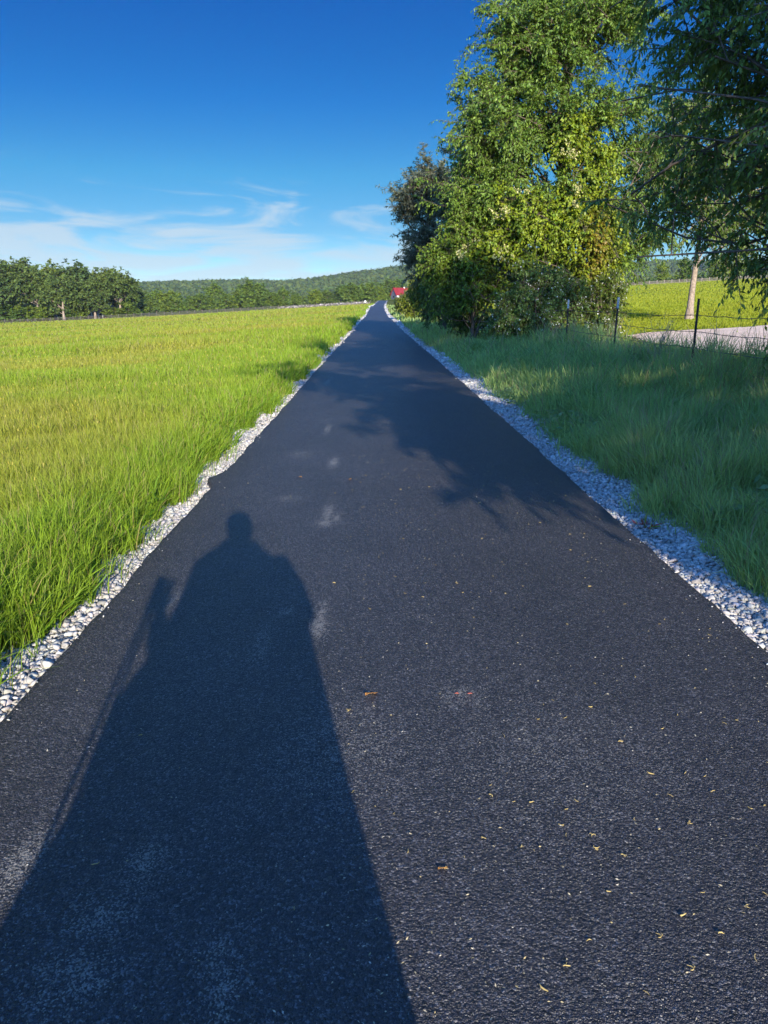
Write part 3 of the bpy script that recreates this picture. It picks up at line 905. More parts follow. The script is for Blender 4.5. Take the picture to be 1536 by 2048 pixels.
# near tree whose boughs hang into the picture at the right
tree('overhanging_tree', 'near dark leaved tree whose drooping boughs hang into the picture over the wire fence', 'tree', None, 103,
     (8.6, 7.2, gz(8.6, 7.2)), trunk_r=.24, trunk_top=7.5,
     vols=[(4.3, 9.0, 4.9, 1.5, 1.5, 1.6, 20), (3.0, 9.6, 4.3, .75, 1.1, .8, 6), (4.2, 9.6, 3.4, 1.2, 1.3, .8, 10), (3.1, 10.0, 3.2, .5, .7, .75, 3.5), (4.6, 9.3, 2.4, .55, .8, .5, 3), (3.15, 9.8, 2.35, .28, .4, .4, 1),
           (6.6, 8.2, 5.4, 1.9, 2.2, 1.8, 7), (2.75, 9.4, 5.5, .5, .9, .6, 3), (4.0, 8.8, 6.4, 1.5, 1.5, .9, 6), (4.5, 12.2, 5.4, 1.6, 1.3, 1.6, 10), (5.4, 12.0, 3.6, 1.4, 1.2, .9, 6), (4.9, 9.4, 1.75, .4, .5, .35, 1.4)],
     n_limb=84, n_sub=8, n_twig=11, m_leaf=12, leaf=(.082, .034), twig=.38, droop=.5, c0=(.075, .140, .030), c1=(.195, .270, .042), branch_r=.30, leaf_down=.75)

# pale-trunked tree in the pasture
tree('pale_trunk_tree', 'tree with pale sunlit trunk standing alone in the pasture beyond the gravel driveway', 'tree', None, 104,
     (15.1, 38.0, gz(15.1, 38.0)), bark='pale_bark', trunk_r=.16, trunk_top=8.5, lean=(.15, 0),
     vols=[(15.3, 38, 8.6, 3.2, 3.0, 2.6, 22), (12.6, 37.6, 6.6, 1.8, 1.8, 1.7, 9), (18.2, 38, 6.8, 2.0, 2, 2.0, 9), (16.7, 37.4, 4.3, 1.0, 1.0, 1.2, 3), (15.4, 37, 6, 2.2, 2, 1.2, 8)],
     n_limb=34, n_sub=9, n_twig=11, m_leaf=11, leaf=(.19, .085), twig=.75, droop=.6, c0=(.055, .110, .016), c1=(.130, .185, .020), branch_r=.8)

# two trees behind the photographer that shade the verge and the path
tree('shade_tree', 'broad leafy tree behind the photographer at the right of the path', 'tree', None, 105,
     (6.2, -3.8, gz(6.2, -3.8)), trunk_r=.27, trunk_top=10.5,
     vols=[(5.9, -3.6, 9.6, 3.3, 3.2, 2.5, 20), (4.5, -3.4, 8.6, 1.6, 1.8, 1.2, 8), (3.9, -3.4, 8.4, .8, 1.4, 1.5, 8), (7.4, -3.6, 7.6, 1.5, 1.5, 1.2, 4)],
     n_limb=26, n_sub=8, n_twig=8, m_leaf=9, leaf=(.16, .08), twig=.6, droop=.5)
tree('shade_tree', 'second leafy tree behind the photographer, farther from the path', 'tree', None, 106,
     (10.2, -9.5, gz(10.2, -9.5)), trunk_r=.3, trunk_top=13.5,
     vols=[(10.0, -9.5, 10.6, 4.0, 3.6, 4.6, 30), (8.6, -9, 5.0, 1.8, 1.8, 1.5, 5), (12, -10, 5.0, 1.8, 1.8, 1.4, 5)],
     n_limb=56, n_sub=8, n_twig=9, m_leaf=9, leaf=(.19, .095), twig=.7, droop=.5)

tree('low_tree', 'low spreading leafy tree at the right just behind the photographer', 'tree', None, 107,
     (5.6, -2.4, gz(5.6, -2.4)), trunk_r=.14, trunk_top=5.0,
     vols=[(5.0, -2.4, 2.3, 1.7, 1.2, 1.0, 20), (6.8, -2.6, 2.6, 1.8, 1.2, 1.5, 14), (3.9, -2.4, 2.6, .9, .9, .7, 7), (5.4, -2.4, 1.1, 1.6, 1.0, .6, 8), (4.6, -2.8, 4.2, 1.5, 1.4, 1.0, 14), (6.6, -2.8, 4.3, 1.5, 1.4, 1.0, 12), (2.95, -2.8, 3.75, 1.0, 1.1, .5, 22), (2.6, -2.9, 4.2, .8, 1.1, .9, 13), (2.45, -3.0, 5.5, .8, 1.1, .9, 10), (3.5, -3.0, 5.1, 1.2, 1.2, 1.1, 9)],
     n_limb=64, n_sub=8, n_twig=10, m_leaf=11, leaf=(.14, .07), twig=.45, droop=.5)

# vine mat over the lower tree, with cream blossom clusters
def blossom_mesh(rng, centers, per, spread, size, c0, c1):
    n = len(centers) * per
    p = np.repeat(centers, per, 0) + rng.normal(size=(n, 3)) * spread
    q = 4                                      # petals
    P4 = np.repeat(p, q, 0)
    d = unit(rng.normal(size=(n * q, 3)) * np.array([1, .6, 1]) + np.array([0, -.35, .15]))
    t = rng.random((n * q, 1))
    col = np.array(c0) * (1 - t) + np.array(c1) * t
    s = size * rng.uniform(.7, 1.2, n * q)
    return leaves(rng, P4, d, s, s * .8, col)

(WV, WF), (LV, LF, LT), ex = tree_mesh(111, (7.0, 28.3, gz(7.0, 28.3)), trunk_r=.07, trunk_top=7.0,
     vols=[(6.3, 27.6, 3.6, 2.1, .9, 1.7, 26), (6.9, 27.7, 6.4, .95, .8, 1.8, 12), (4.6, 27.7, 4.3, 1.3, .9, 1.0, 10), (8.1, 27.5, 2.4, .65, .7, 1.6, 8), (7.5, 27.4, 4.2, .8, .7, 1.4, 8), (3.6, 28, 3.2, .9, .9, .9, 6)],
     n_limb=38, n_sub=10, n_twig=12, m_leaf=11, leaf=(.108, .078), twig=.40, droop=.45, c0=(.100, .185, .012), c1=(.290, .335, .018), n_stem=4, branch_r=.7, leaf_down=.7, ends=False)
b = np.array((7.0, 28.3, gz(7.0, 28.3)))
vine = thing('climbing_vine', 'sunlit yellow green climbing vine with cream blossoms draped over the foot of the tall tree', 'vine', tuple(b))
link('stem', mesh_np('stem', WV - b, WF, smooth=True), vine, M['bark'])
rng = rng_(5)
red = (np.exp(-((LV[:, 0] - 7.45) / .5) ** 2 - ((LV[:, 2] - 3.3) / 1.3) ** 2) * .75)[:, None] * rng.random((len(LV) // 5, 1)).repeat(5, 0)
LT = LT * (1 - red) + np.array((.26, .10, .018)) * red
link('foliage', mesh_np('foliage', LV - b, LF, LT), vine, M['leaf'])
tw = ex[0][:, -1]
cl = []
for (px, py, r_, n_) in [(1000, 425, 28, 16), (1140, 305, 34, 14), (1160, 375, 20, 12), (1010, 515, 30, 9), (925, 470, 30, 9), (1155, 410, 14, 6), (1055, 350, 60, 6), (870, 470, 22, 6)]:
    c = np.array(P(px, py, 26.9))
    k = np.argsort(np.linalg.norm((tw - c) * np.array([1, .4, 1]), axis=1))[:n_]
    cl.append(tw[k] + np.array([0, -.12, .05]))
V_, F_, T_ = blossom_mesh(rng, np.concatenate(cl), 5, .05, .050, (.52, .50, .14), (.66, .62, .34))
link('blossoms', mesh_np('blossoms', V_ - b, F_, T_), vine, M['petal'])

def bush(name, label, cat, seed, base, vols, c0, c1, leaf, n=(18, 7, 7, 9), flowers=None, twig=.35, droop=.35, n_stem=6, group=None):
    b = np.array(base, float)
    hmax = max(v[2] + v[5] for v in vols) - b[2]
    (WV, WF), (LV, LF, LT), ex = tree_mesh(seed, b, trunk_r=.03 + .008 * hmax, trunk_top=hmax * .6, vols=vols, n_limb=n[0], n_sub=n[1], n_twig=n[2], m_leaf=n[3],
                                           leaf=leaf, twig=twig, droop=droop, c0=c0, c1=c1, n_stem=n_stem, branch_r=.8, inner=.35, ends=False)
    r = thing(name, label, cat, tuple(b), group)
    link('stems', mesh_np('stems', WV - b, WF, smooth=True), r, M['bark'])
    link('foliage', mesh_np('foliage', LV - b, LF, LT), r, M['leaf'])
    if flowers:
        rg = rng_(seed + 1)
        tw = ex[0][:, -1]
        sel = tw[rg.choice(len(tw), flowers, replace=False)] + np.array([0, -.05, .02])
        V_, F_, T_ = blossom_mesh(rg, sel, 2, .05, .036, (.60, .60, .52), (.74, .74, .68))
        link('blossoms', mesh_np('blossoms', V_ - b, F_, T_), r, M['petal'])
    return r

dk0, dk1 = (.072, .140, .024), (.150, .220, .040)
yl0, yl1 = (.075, .120, .008), (.175, .195, .010)
bush('flowering_bush', 'dense shaded bush dotted with small white blossoms in front of the vine covered tree', 'bush', 121, (5.3, 26.3, gz(5.3, 26.3)),
     [(5.2, 26.4, 1.25, 1.5, 1.0, 1.1, 12), (4.1, 26.6, .9, .9, .9, .85, 6), (6.4, 26.5, 1.5, 1.1, 1.0, 1.3, 9), (5.6, 26.5, 2.3, 1.2, .9, .7, 6)], dk0, dk1, (.075, .045), (32, 9, 11, 11), 360)
bush('flowering_bush', 'smaller sunlit white flowering bush at the fence post right of the big bush', 'bush', 122, (7.6, 26.2, gz(7.6, 26.2)),
     [(7.6, 26.3, 1.3, .75, .7, 1.1, 8), (7.9, 26.4, 2.2, .55, .6, .7, 4), (7.1, 26.3, .8, .7, .7, .6, 4)], (.055, .10, .012), (.14, .18, .014), (.075, .045), (20, 8, 10, 10), 200)
bush('arching_shrub', 'bright yellow green arching shrub leaning towards the path, dark underneath', 'shrub', 129, (3.6, 29.2, gz(3.6, 29.2)),
     [(2.9, 28.8, 3.0, 1.25, 1.2, 1.0, 14), (2.1, 29.2, 2.9, .75, 1.0, .75, 6), (3.7, 28.2, 2.2, 1.1, 1.0, 1.1, 9), (2.6, 29.4, 1.7, .9, 1.1, .8, 6), (3.4, 28.6, 4.2, 1.0, 1.0, .8, 6)], (.065, .135, .016), (.195, .265, .020), (.105, .055), (34, 9, 11, 10), twig=.45)
bush('hedgerow_shrub', 'dark green shrub left of the white flowering bush, shaded below', 'shrub', 123, (3.9, 31.5, gz(3.9, 31.5)),
     [(3.6, 31.5, 1.3, 1.35, 1.6, 1.3, 12), (4.2, 31.5, 2.9, 1.3, 1.4, 1.2, 9), (3.2, 32, 3.0, .9, 1.1, .9, 5), (5.2, 30, 2.2, 1.3, 1.2, 1.5, 8)], (.050, .100, .016), (.125, .185, .018), (.11, .055), (26, 9, 9, 10))
bush('hedgerow_shrub', 'dark shrub under the cedar beside the path', 'shrub', 124, (3.6, 40.5, gz(3.6, 40.5)),
     [(3.5, 40.5, 1.3, 1.4, 2.0, 1.4, 10), (3.6, 42, 2.6, 1.3, 1.6, 1.1, 6), (2.9, 39.5, 2.6, .7, .9, .8, 3)], (.045, .085, .018), (.110, .155, .022), (.13, .065), (20, 8, 8, 9))
bush('hedgerow_shrub', 'yellow green sunlit shrub spilling towards the path past the cedar', 'shrub', 125, (3.7, 56, gz(3.7, 56)),
     [(3.6, 56, 1.6, 1.5, 2.2, 1.6, 10), (4.4, 57, 3.0, 1.4, 2.0, 1.6, 8), (2.9, 55, 2.4, .8, 1, .9, 3)], yl0, yl1, (.18, .10), (20, 8, 8, 8), twig=.5)
bush('hedgerow_shrub', 'low olive shrub farther along the path, in front of the red roofed barn', 'shrub', 126, (3.8, 78, gz(3.8, 78)),
     [(3.6, 78, 1.4, 1.5, 2.6, 1.4, 10), (4.6, 80, 2.4, 1.6, 2.4, 1.6, 8)], yl0, yl1, (.24, .13), (18, 8, 7, 8), twig=.6)
bush('hedgerow_shrub', 'farthest small yellowish shrub hiding the right half of the red roofed barn', 'shrub', 127, (4.6, 112, gz(4.6, 112)),
     [(4.6, 112, 1.6, 1.7, 3, 1.8, 10), (5.6, 115, 3.2, 1.8, 3, 2.2, 8)], (.055, .09, .01), (.15, .16, .012), (.32, .18), (18, 8, 7, 8), twig=.8)
bush('tall_hedge_shrub', 'tall dark shrub filling the hedgerow between the cedar and the tall tree', 'shrub', 128, (6.2, 36, gz(6.2, 36)),
     [(5.9, 36, 2.4, 2.2, 2.0, 2.2, 12), (5.6, 36, 5.2, 1.8, 1.7, 2.0, 8), (8.2, 33, 2.0, 1.4, 1.6, 1.8, 8)], (.045, .085, .018), (.105, .155, .022), (.15, .075), (26, 8, 8, 9), twig=.5)

# ------------------------------------------------------------------ wire fence along the verge
FX = 5.66
def box(bm, x0, x1, y0, y1, z0, z1, bev=0):
    r = bmesh.ops.create_cube(bm, size=1.0)
    for v in r['verts']:
        v.co = Vector(((x0 + x1) / 2 + v.co.x * (x1 - x0), (y0 + y1) / 2 + v.co.y * (y1 - y0), (z0 + z1) / 2 + v.co.z * (z1 - z0)))
    return r['verts']

def bm_mesh(name, bm):
    me = bpy.data.meshes.new(name)
    bmesh.ops.recalc_face_normals(bm, faces=bm.faces)
    bm.to_mesh(me); bm.free()
    return me

def t_post_mesh(h):
    bm = bmesh.new()
    box(bm, -.022, .022, -.003, .003, -.3, h)                      # flange
    box(bm, -.003, .003, .0032, .036, -.3, h - .002)               # stem of the T
    for k in range(int(h / .055)):                                 # studs
        z = .08 + k * .055
        if z < h - .03: box(bm, -.007, .007, -.010, -.0032, z, z + .018)
    return bm_mesh('post', bm)

fence = thing('wire_fence', 'rusty barbed wire fence on steel posts between the grass verge and the driveway', 'fence', (FX, 18.6, gz(FX, 18.6)))
f0 = Vector(fence.location)
ptops = []
pys = [4.5, 9.2, 13.9, 18.6, 23.3, 28.0, 32.7]
for i, y in enumerate(pys):
    h = 1.42 if i != 3 else 1.46
    z = gz(FX, y)
    me = t_post_mesh(h)
    p = link('post', me, fence, M['steel_post'])
    p.location = Vector((FX, y, z)) - f0
    p.rotation_euler = (R((i * 37 % 5) - 2) * .6, R((i * 53 % 5) - 2) * .6, R((i * 71) % 30 - 15))
    if i >= 3:
        bm = bmesh.new()
        box(bm, -.025, .025, -.006, .0065, h - .24, h + .006)
        box(bm, -.0055, .0055, .0068, .039, h - .24, h + .004)
        link('painted_tip', bm_mesh('painted_tip', bm), p, M['post_paint'])
for hw in (.30, .58, .86, 1.14):
    rg = rng_(int(hw * 100))
    pts = []
    for i in range(len(pys) - 1):
        for t in np.linspace(0, 1, 12, endpoint=False):
            y = pys[i] * (1 - t) + pys[i + 1] * t
            z = gz(FX, pys[i]) * (1 - t) + gz(FX, pys[i + 1]) * t
            pts.append((FX - .016, y, z + hw - .10 * t * (1 - t) * rg.uniform(.6, 1.6)))
    pts = np.array(pts)[None]
    V_, F_ = tubes(pts, np.full(pts.shape[:2], .0052), 4)
    # barbs
    nb = 190
    j = rg.integers(0, pts.shape[1] - 1, nb); t = rg.random(nb)[:, None]
    c = pts[0, j] * (1 - t) + pts[0, j + 1] * t
    dv = unit(rg.normal(size=(nb, 3)) * np.array([1, .3, 1])) * .02
    bp_ = np.stack([c - dv, c, c + dv], 1)
    Vb, Fb = tubes(bp_, np.full((nb, 3), .0026), 3)
    VV = np.concatenate([V_, Vb]); FF = F_ + [f + len(V_) for f in Fb]
    link('barbed_wire', mesh_np('barbed_wire', VV - np.array(f0), FF), fence, M['wire'])

# dead weed stalks tangled in the fence
def stalk_plant(name, label, base, n, h, seed, leafn=0):
    rg = rng_(seed)
    b = np.array(base)
    p0 = b[None] + rg.normal(size=(n, 3)) * np.array([.12, .12, 0])
    d = rg.normal(size=(n, 3)) * np.array([.42, .3, 0]) + np.array([0, 0, 1.])
    ht = rg.uniform(.5, 1.0, (n, 1)) * h
    p2 = p0 + d * ht
    p1 = p0 + np.array([0, 0, .6]) * ht + rg.normal(size=(n, 3)) * .08
    cv = bez(p0, p1, p2, 8)
    parts = [tubes(cv, np.linspace(1, .35, 8)[None].repeat(n, 0) * .005, 4)]
    m = n * 4
    q0, qd = at_t(cv, rg.integers(0, n, m), rg.uniform(.35, .95, m))
    q2 = q0 + (qd + rg.normal(size=(m, 3)) * .6) * .22 * h * .6
    parts.append(tubes(bez(q0, (q0 + q2) / 2 + rg.normal(size=(m, 3)) * .03, q2, 5), np.linspace(1, .4, 5)[None].repeat(m, 0) * .003, 3))
    Vs, Fs, off = [], [], 0
    for V_, F_ in parts:
        Vs.append(V_); Fs += [f + off for f in F_]; off += len(V_)
    r = thing(name, label, 'weed', tuple(b))
    link('stalks', mesh_np('stalks', np.concatenate(Vs) - b, Fs), r, M['board_pale'])
    return r
stalk_plant('dry_weed', 'tangle of dry brown weed stalks against the fence between the two nearest visible posts', (5.72, 15.6, gz(5.72, 15.6)), 12, 1.25, 31)
stalk_plant('dry_weed', 'dry weed stalks leaning at the left fence post with the pale tip', (5.75, 18.0, gz(5.75, 18.0)), 8, .85, 32)
stalk_plant('dry_weed', 'dry thin weeds at the right fence post', (5.75, 13.3, gz(5.75, 13.3)), 8, .9, 33)

# ------------------------------------------------------------------ board fences far off
def board_fence(name, label, a, bpt, n, h, rails, mat, post_w=.16):
    ax, ay = a; bx_, by_ = bpt
    root = thing(name, label, 'fence', (ax, ay, gz(ax, ay)))
    r0 = np.array(root.location)
    xs = np.linspace(ax, bx_, n); ys = np.linspace(ay, by_, n)
    zs = ground_z(xs, ys)
    bm = bmesh.new(); box(bm, -post_w / 2, post_w / 2, -post_w / 2, post_w / 2, -.2, h + .06)
    box(bm, -post_w / 2 - .02, post_w / 2 + .02, -post_w / 2 - .02, post_w / 2 + .02, h + .062, h + .10)
    pm = bm_mesh('post', bm)
    pm.materials.append(M[mat])
    p = None
    for i in range(n):
        if p is None:
            p = link('post', pm, root); q = p
        else:
            q = p.copy(); C.collection.objects.link(q); q.parent = root
        q.location = (xs[i] - r0[0], ys[i] - r0[1], zs[i] - r0[2])
    for hz in rails:
        V_ = []
        for i in range(n):
            for (oy, oz) in ((-.02, 0), (.02, 0), (.02, .12), (-.02, .12)):
                V_.append((xs[i] - r0[0], ys[i] - r0[1] + oy - post_w / 2 - .035, zs[i] - r0[2] + hz + oz))
        F_ = []
        for i in range(n - 1):
            for k in range(4):
                F_.append((i * 4 + k, i * 4 + (k + 1) % 4, i * 4 + 4 + (k + 1) % 4, i * 4 + 4 + k))
        link('rail', mesh_np('rail', np.array(V_), [np.array(F_)]), root, M[mat])
    return root
board_fence('board_fence', 'long dark board fence along the far end of the left meadow', (-122, 252), (-1.6, 251), 51, 1.25, (.25, .62, .99), 'board', .17)
board_fence('board_fence', 'weathered pale rail fence crossing the far right pasture', (70, 287), (140, 272), 30, 1.3, (.25, .62, .99), 'board_pale', .2)

# ------------------------------------------------------------------ far trees
def far_tree_proto(kind, seed):
    """trees of unit-ish real size at the origin"""
    if kind == 'oak':
        return tree_mesh(seed, (0, 0, 0), trunk_r=.5, trunk_top=13,
            vols=[(0, 0, 13, 6.0, 5.5, 4.5, 30), (-4.2, 0, 9.5, 3.4, 3.2, 2.6, 9), (4.3, .5, 10, 3.4, 3.2, 2.8, 9), (0, -3.5, 8.5, 3.2, 3, 2.4, 7), (1.6, 0, 16.8, 3.0, 3.0, 2.2, 7), (-2.2, 1, 15.2, 2.4, 2.4, 2.0, 5), (3.0, -3, 6.3, 2.2, 2.0, 1.3, 3)],
            n_limb=30, n_sub=9, n_twig=6, m_leaf=7, leaf=(.85, .6), twig=1.6, droop=.3, c0=(.045, .085, .020), c1=(.115, .150, .034), twig_mesh=False, leaf_down=.3, branch_r=.75)
    return tree_mesh(seed, (0, 0, 0), trunk_r=.25, trunk_top=8,
            vols=[(0, 0, 6.0, 4.2, 4.0, 4.6, 30), (-2.4, 0, 4.2, 2.4, 2.4, 2.6, 8), (2.5, 0, 4.4, 2.3, 2.4, 2.8, 8), (.4, 0, 9.3, 2.3, 2.3, 2.4, 8)],
            n_limb=22, n_sub=7, n_twig=5, m_leaf=6, leaf=(.85, .55), twig=1.1, droop=.3, c0=(.055, .110, .018), c1=(.140, .190, .030), twig_mesh=False, sub_mesh=False, leaf_down=.3)

PROTO = {}
for kind, seeds in (('oak', (201, 202, 203)), ('round', (211, 212, 213))):
    for i, s in enumerate(seeds):
        (WV, WF), (LV, LF, LT), ex = far_tree_proto(kind, s)
        tm = mesh_np('trunk', WV, WF, smooth=True); tm.materials.append(M['pale_bark'] if kind == 'oak' else M['bark'])
        cms = []
        for sc in ((1, 1, 1), (1.30, 1.18, .9), (.78, .86, 1.0)):
            cm_ = mesh_np('crown', LV, LF, LT * np.array(sc)); cm_.materials.append(M['far_leaf']); cms.append(cm_)
        PROTO[kind, i] = (tm, cms)

def far_tree(name, label, kind, i, ci, loc, s, sz, rz, group, cat='tree'):
    tm, cms = PROTO[kind, i]
    r = thing(name, label, cat, loc, group, rz)
    r.scale = (s, s, sz)
    for nm, me in (('trunk', tm), ('crown', cms[ci])):
        o = bpy.data.objects.new(nm, me); C.collection.objects.link(o); o.parent = r
    return r

ORD = ['first', 'second', 'third', 'fourth', 'fifth', 'sixth', 'seventh', 'eighth', 'ninth', 'tenth', 'eleventh', 'twelfth', 'thirteenth', 'fourteenth', 'fifteenth',
       'sixteenth', 'seventeenth', 'eighteenth', 'nineteenth', 'twentieth', 'twenty-first', 'twenty-second', 'twenty-third', 'twenty-fourth', 'twenty-fifth', 'twenty-sixth', 'twenty-seventh', 'twenty-eighth']
rg = rng_(301)
# tall oaks of the woods at the left: (photo px of the middle, px of the top, distance)
WOODS = [(-70, 522, 268), (-25, 531, 256), (30, 514, 275), (70, 530, 258), (104, 524, 278), (122, 548, 254), (150, 522, 282), (186, 552, 262), (205, 536, 284), (236, 534, 268), (256, 556, 282)]
for k, (px, py, d) in enumerate(WOODS):
    x, _, topz = P(px, py, d); z = gz(x, d)
    s = (topz - z) / 19.0
    far_tree('oak_tree', f'tall oak with pale trunk in the woods behind the meadow, {ORD[k]} from the left', 'oak', k % 3, (0, 2, 0, 0, 1, 0, 2, 0, 1, 0, 2)[k], (x, d, z - .2), s * rg.uniform(1.05, 1.3), s, rg.uniform(0, 6.28),
             'oaks in the left woods')
UNDER = [(-30, 612, 257, .9), (5, 606, 256, 1.0), (48, 612, 258, .9), (84, 604, 257, 1.0), (142, 612, 259, .9), (160, 603, 262, .9), (232, 610, 262, .8), (258, 600, 268, .8), (-40, 588, 300, 1.0), (30, 585, 262, .62), (75, 580, 300, 1.1), (120, 590, 296, 1.0), (165, 592, 300, 1.0), (205, 600, 303, .9), (245, 580, 298, .9), (10, 600, 300, 1.0), (268, 586, 292, .8)]
for k, (px, py, d, s) in enumerate(sorted(UNDER)):
    x, _, topz = P(px, py, d); z = gz(x, d)
    sz = (topz - z) / 11.7
    far_tree('understory_tree', f'low leafy tree below the oaks in the left woods, {ORD[k]} from the left', 'round', k % 3, (2 if d > 290 else (0, 1, 2)[k % 3]), (x, d, z - .3), s, sz, rg.uniform(0, 6.28), 'low trees below the oaks')
LINE = [(288, 585, 350), (312, 578, 380), (338, 575, 345), (352, 588, 330), (378, 590, 370), (402, 582, 350), (428, 568, 400), (452, 585, 360), (478, 572, 380), (500, 562, 360), (522, 567, 410),
        (545, 580, 370), (568, 576, 350), (592, 584, 390), (632, 574, 380), (655, 580, 400), (682, 568, 400), (703, 560, 380), (722, 568, 420), (740, 562, 395), (757, 568, 430), (776, 560, 470), (795, 556, 480)]
for k, (px, py, d) in enumerate(LINE):
    x, _, topz = P(px, py, d); z = gz(x, d)
    s = max(.55, (topz - z) / 11.7)
    far_tree('round_tree', f'round green tree in the row behind the far board fence, {ORD[k]} from the left', 'round', (k * 2) % 3, (0, 0, 1, 0, 2, 0)[k % 6], (x, d, z - .3), s * rg.uniform(1.15, 1.6), s, rg.uniform(0, 6.28),
             'green trees behind the far board fence')
far_tree('small_tree', 'bright yellow green round tree beyond the far rail fence', 'round', 0, 1, (P(1328, 540, 320)[0], 320, gz(116, 320)), .62, .62, 1.0, None)
for k, (px, py, d, lab) in enumerate([(1372, 516, 330, 'darker tree partly behind the pale tree trunk in the far pasture'), (1440, 512, 300, 'far tree right of the pale tree trunk'), (1500, 518, 310, 'far tree seen under the hanging boughs at the right'),
                                      (1575, 510, 300, 'rightmost far tree beyond the rail fence')]):
    x, _, topz = P(px, py, d); z = gz(x, d); s = (topz - z) / 11.7
    far_tree('pasture_tree', lab, 'round', k % 3, 0, (x, d, z - .2), max(.5, s) * 1.1, max(.5, s), k * 1.3, None)

# ------------------------------------------------------------------ wooded hills
hx = np.linspace(-1700, 2000, 190); hy = np.linspace(820, 2300, 60)
_sx = np.array([-600, 0, 270, 400, 500, 560, 620, 700, 760, 810, 900, 1000, 1100, 1200, 1250, 1300, 1400, 1536, 1800, 2400], float)
_sy = np.array([560, 562, 570, 566, 563, 566, 562, 550, 541, 536, 532, 533, 530, 528, 530, 525, 526, 525, 528, 540], float)
def hill_z(x, y):
    px = np.asarray(x) / 1400. * FPX / .9648 + 751
    top = EYE + (605 - np.interp(px, _sx, _sy)) / FPX * 1400. * .931 - 5
    f = sstep(840, 1400, y) * (1 - .55 * sstep(1450, 2300, y))
    return -3 + (top + 3) * f + (fnoise(np.asarray(x) * .006, np.asarray(y) * .006) - .5) * 14 * f * sstep(1400, 1150, y)
HX, HY = np.meshgrid(hx, hy)
V = np.stack([HX.ravel(), HY.ravel(), hill_z(HX, HY).ravel()], 1)
ii = (np.arange(len(hy) - 1)[:, None] * len(hx) + np.arange(len(hx) - 1)[None, :]).ravel()
Fq = np.stack([ii, ii + 1, ii + len(hx) + 1, ii + len(hx)], 1)
M['hill'] = mat_plain('forest_floor', (.035, .055, .014), 1.0, noise=.3, nscale=.02, spec=.05)
tag(link('hills', mesh_np('hills', V, [Fq], smooth=True), mat=M['hill']), kind='structure')
rg = rng_(401)
n = 15000
y = rg.uniform(860, 1480, n); x = rg.uniform(-.66, .72, n) * y
p = np.stack([x, y, hill_z(x, y) + rg.uniform(1.5, 4.0, n)], 1)
v = ICO_V[None] * (1 + rg.normal(size=(n, 12, 1)) * .22)
v = v * (rg.uniform(3.2, 6.2, n)[:, None, None] * np.array([1, 1, 1.05])) + p[:, None]
f = ICO_F[None] + (np.arange(n) * 12)[:, None, None]
t = rg.random((n, 1))
col = (np.array((.030, .058, .014)) * (1 - t) + np.array((.075, .100, .022)) * t) * rg.uniform(.8, 1.2, (n, 1))
# leafy tufts over every crown
m = 9
q = np.repeat(p, m, 0) + unit(rg.normal(size=(n * m, 3)) + np.array([0, -.5, .5])) * rg.uniform(3.6, 6.4, (n * m, 1))
d = unit(rg.normal(size=(n * m, 3)))
LVf, LFf, LTf = leaves(rg, q, d, rg.uniform(2, 3.6, n * m), rg.uniform(1.6, 2.6, n * m), np.repeat(col, m, 0) * rg.uniform(.7, 1.35, (n * m, 1)))
V, F, T = join_parts([(v.reshape(-1, 3), [f.reshape(-1, 3)], np.repeat(col, 12, 0)), (LVf, LFf, LTf)])
tag(link('hillside_forest', mesh_np('hillside_forest', V, F, T), mat=M['far_leaf']), 'far green forest covering the low hills on the horizon', 'forest', kind='stuff')

# scrub between the row of trees and the hills
rg = rng_(402)
n = 1500
y = rg.uniform(430, 840, n); x = rg.uniform(-.62, .66, n) * y
k = np.abs(x / y - .02) < 1
p = np.stack([x, y, ground_z(x, y) + rg.uniform(1.0, 2.4, n)], 1)
m = 40
q = np.repeat(p, m, 0) + unit(rg.normal(size=(n * m, 3)) + np.array([0, -.2, .3])) * rg.uniform(1.5, 4.0, (n * m, 1))
t = rg.random((n, 1)); col = np.array((.040, .075, .014)) * (1 - t) + np.array((.09, .12, .02)) * t
LVf, LFf, LTf = leaves(rg, q, unit(rg.normal(size=(n * m, 3))), rg.uniform(1.2, 2.2, n * m), rg.uniform(.9, 1.6, n * m), np.repeat(col, m, 0) * rg.uniform(.7, 1.3, (n * m, 1)))
tag(link('scrub_woods', mesh_np('scrub_woods', LVf, LFf, LTf), mat=M['far_leaf']), 'green scrub woods in the valley before the hills', 'woods', kind='stuff')

# ------------------------------------------------------------------ thin morning haze
bm = bmesh.new()
bmesh.ops.create_cube(bm, size=1.0)
for v in bm.verts:
    v.co = Vector((v.co.x * 5800, 1280 + v.co.y * 3500, 36 + v.co.z * 112))
me = bpy.data.meshes.new('haze'); bm.to_mesh(me); bm.free()
hm = bpy.data.materials.new('haze'); hm.use_nodes = True
hn = hm.node_tree; hn.nodes.clear()
ho = hn.nodes.new('ShaderNodeOutputMaterial'); hv = hn.nodes.new('ShaderNodeVolumePrincipled')
hv.inputs['Color'].default_value = (.80, .88, .96, 1); hv.inputs['Density'].default_value = .00007; hv.inputs['Anisotropy'].default_value = 0.0
hn.links.new(hv.outputs[0], ho.inputs['Volume'])
tag(link('haze', me, mat=hm), 'thin pale morning haze over the valley', 'haze', kind='stuff')

# ------------------------------------------------------------------ red roofed barn at the end of the path
def poly_mesh(name, verts, faces):
    me = bpy.data.meshes.new(name); me.from_pydata(verts, [], faces); me.update()
    bm = bmesh.new(); bm.from_mesh(me); bmesh.ops.recalc_face_normals(bm, faces=bm.faces); bm.to_mesh(me); bm.free()
    return me

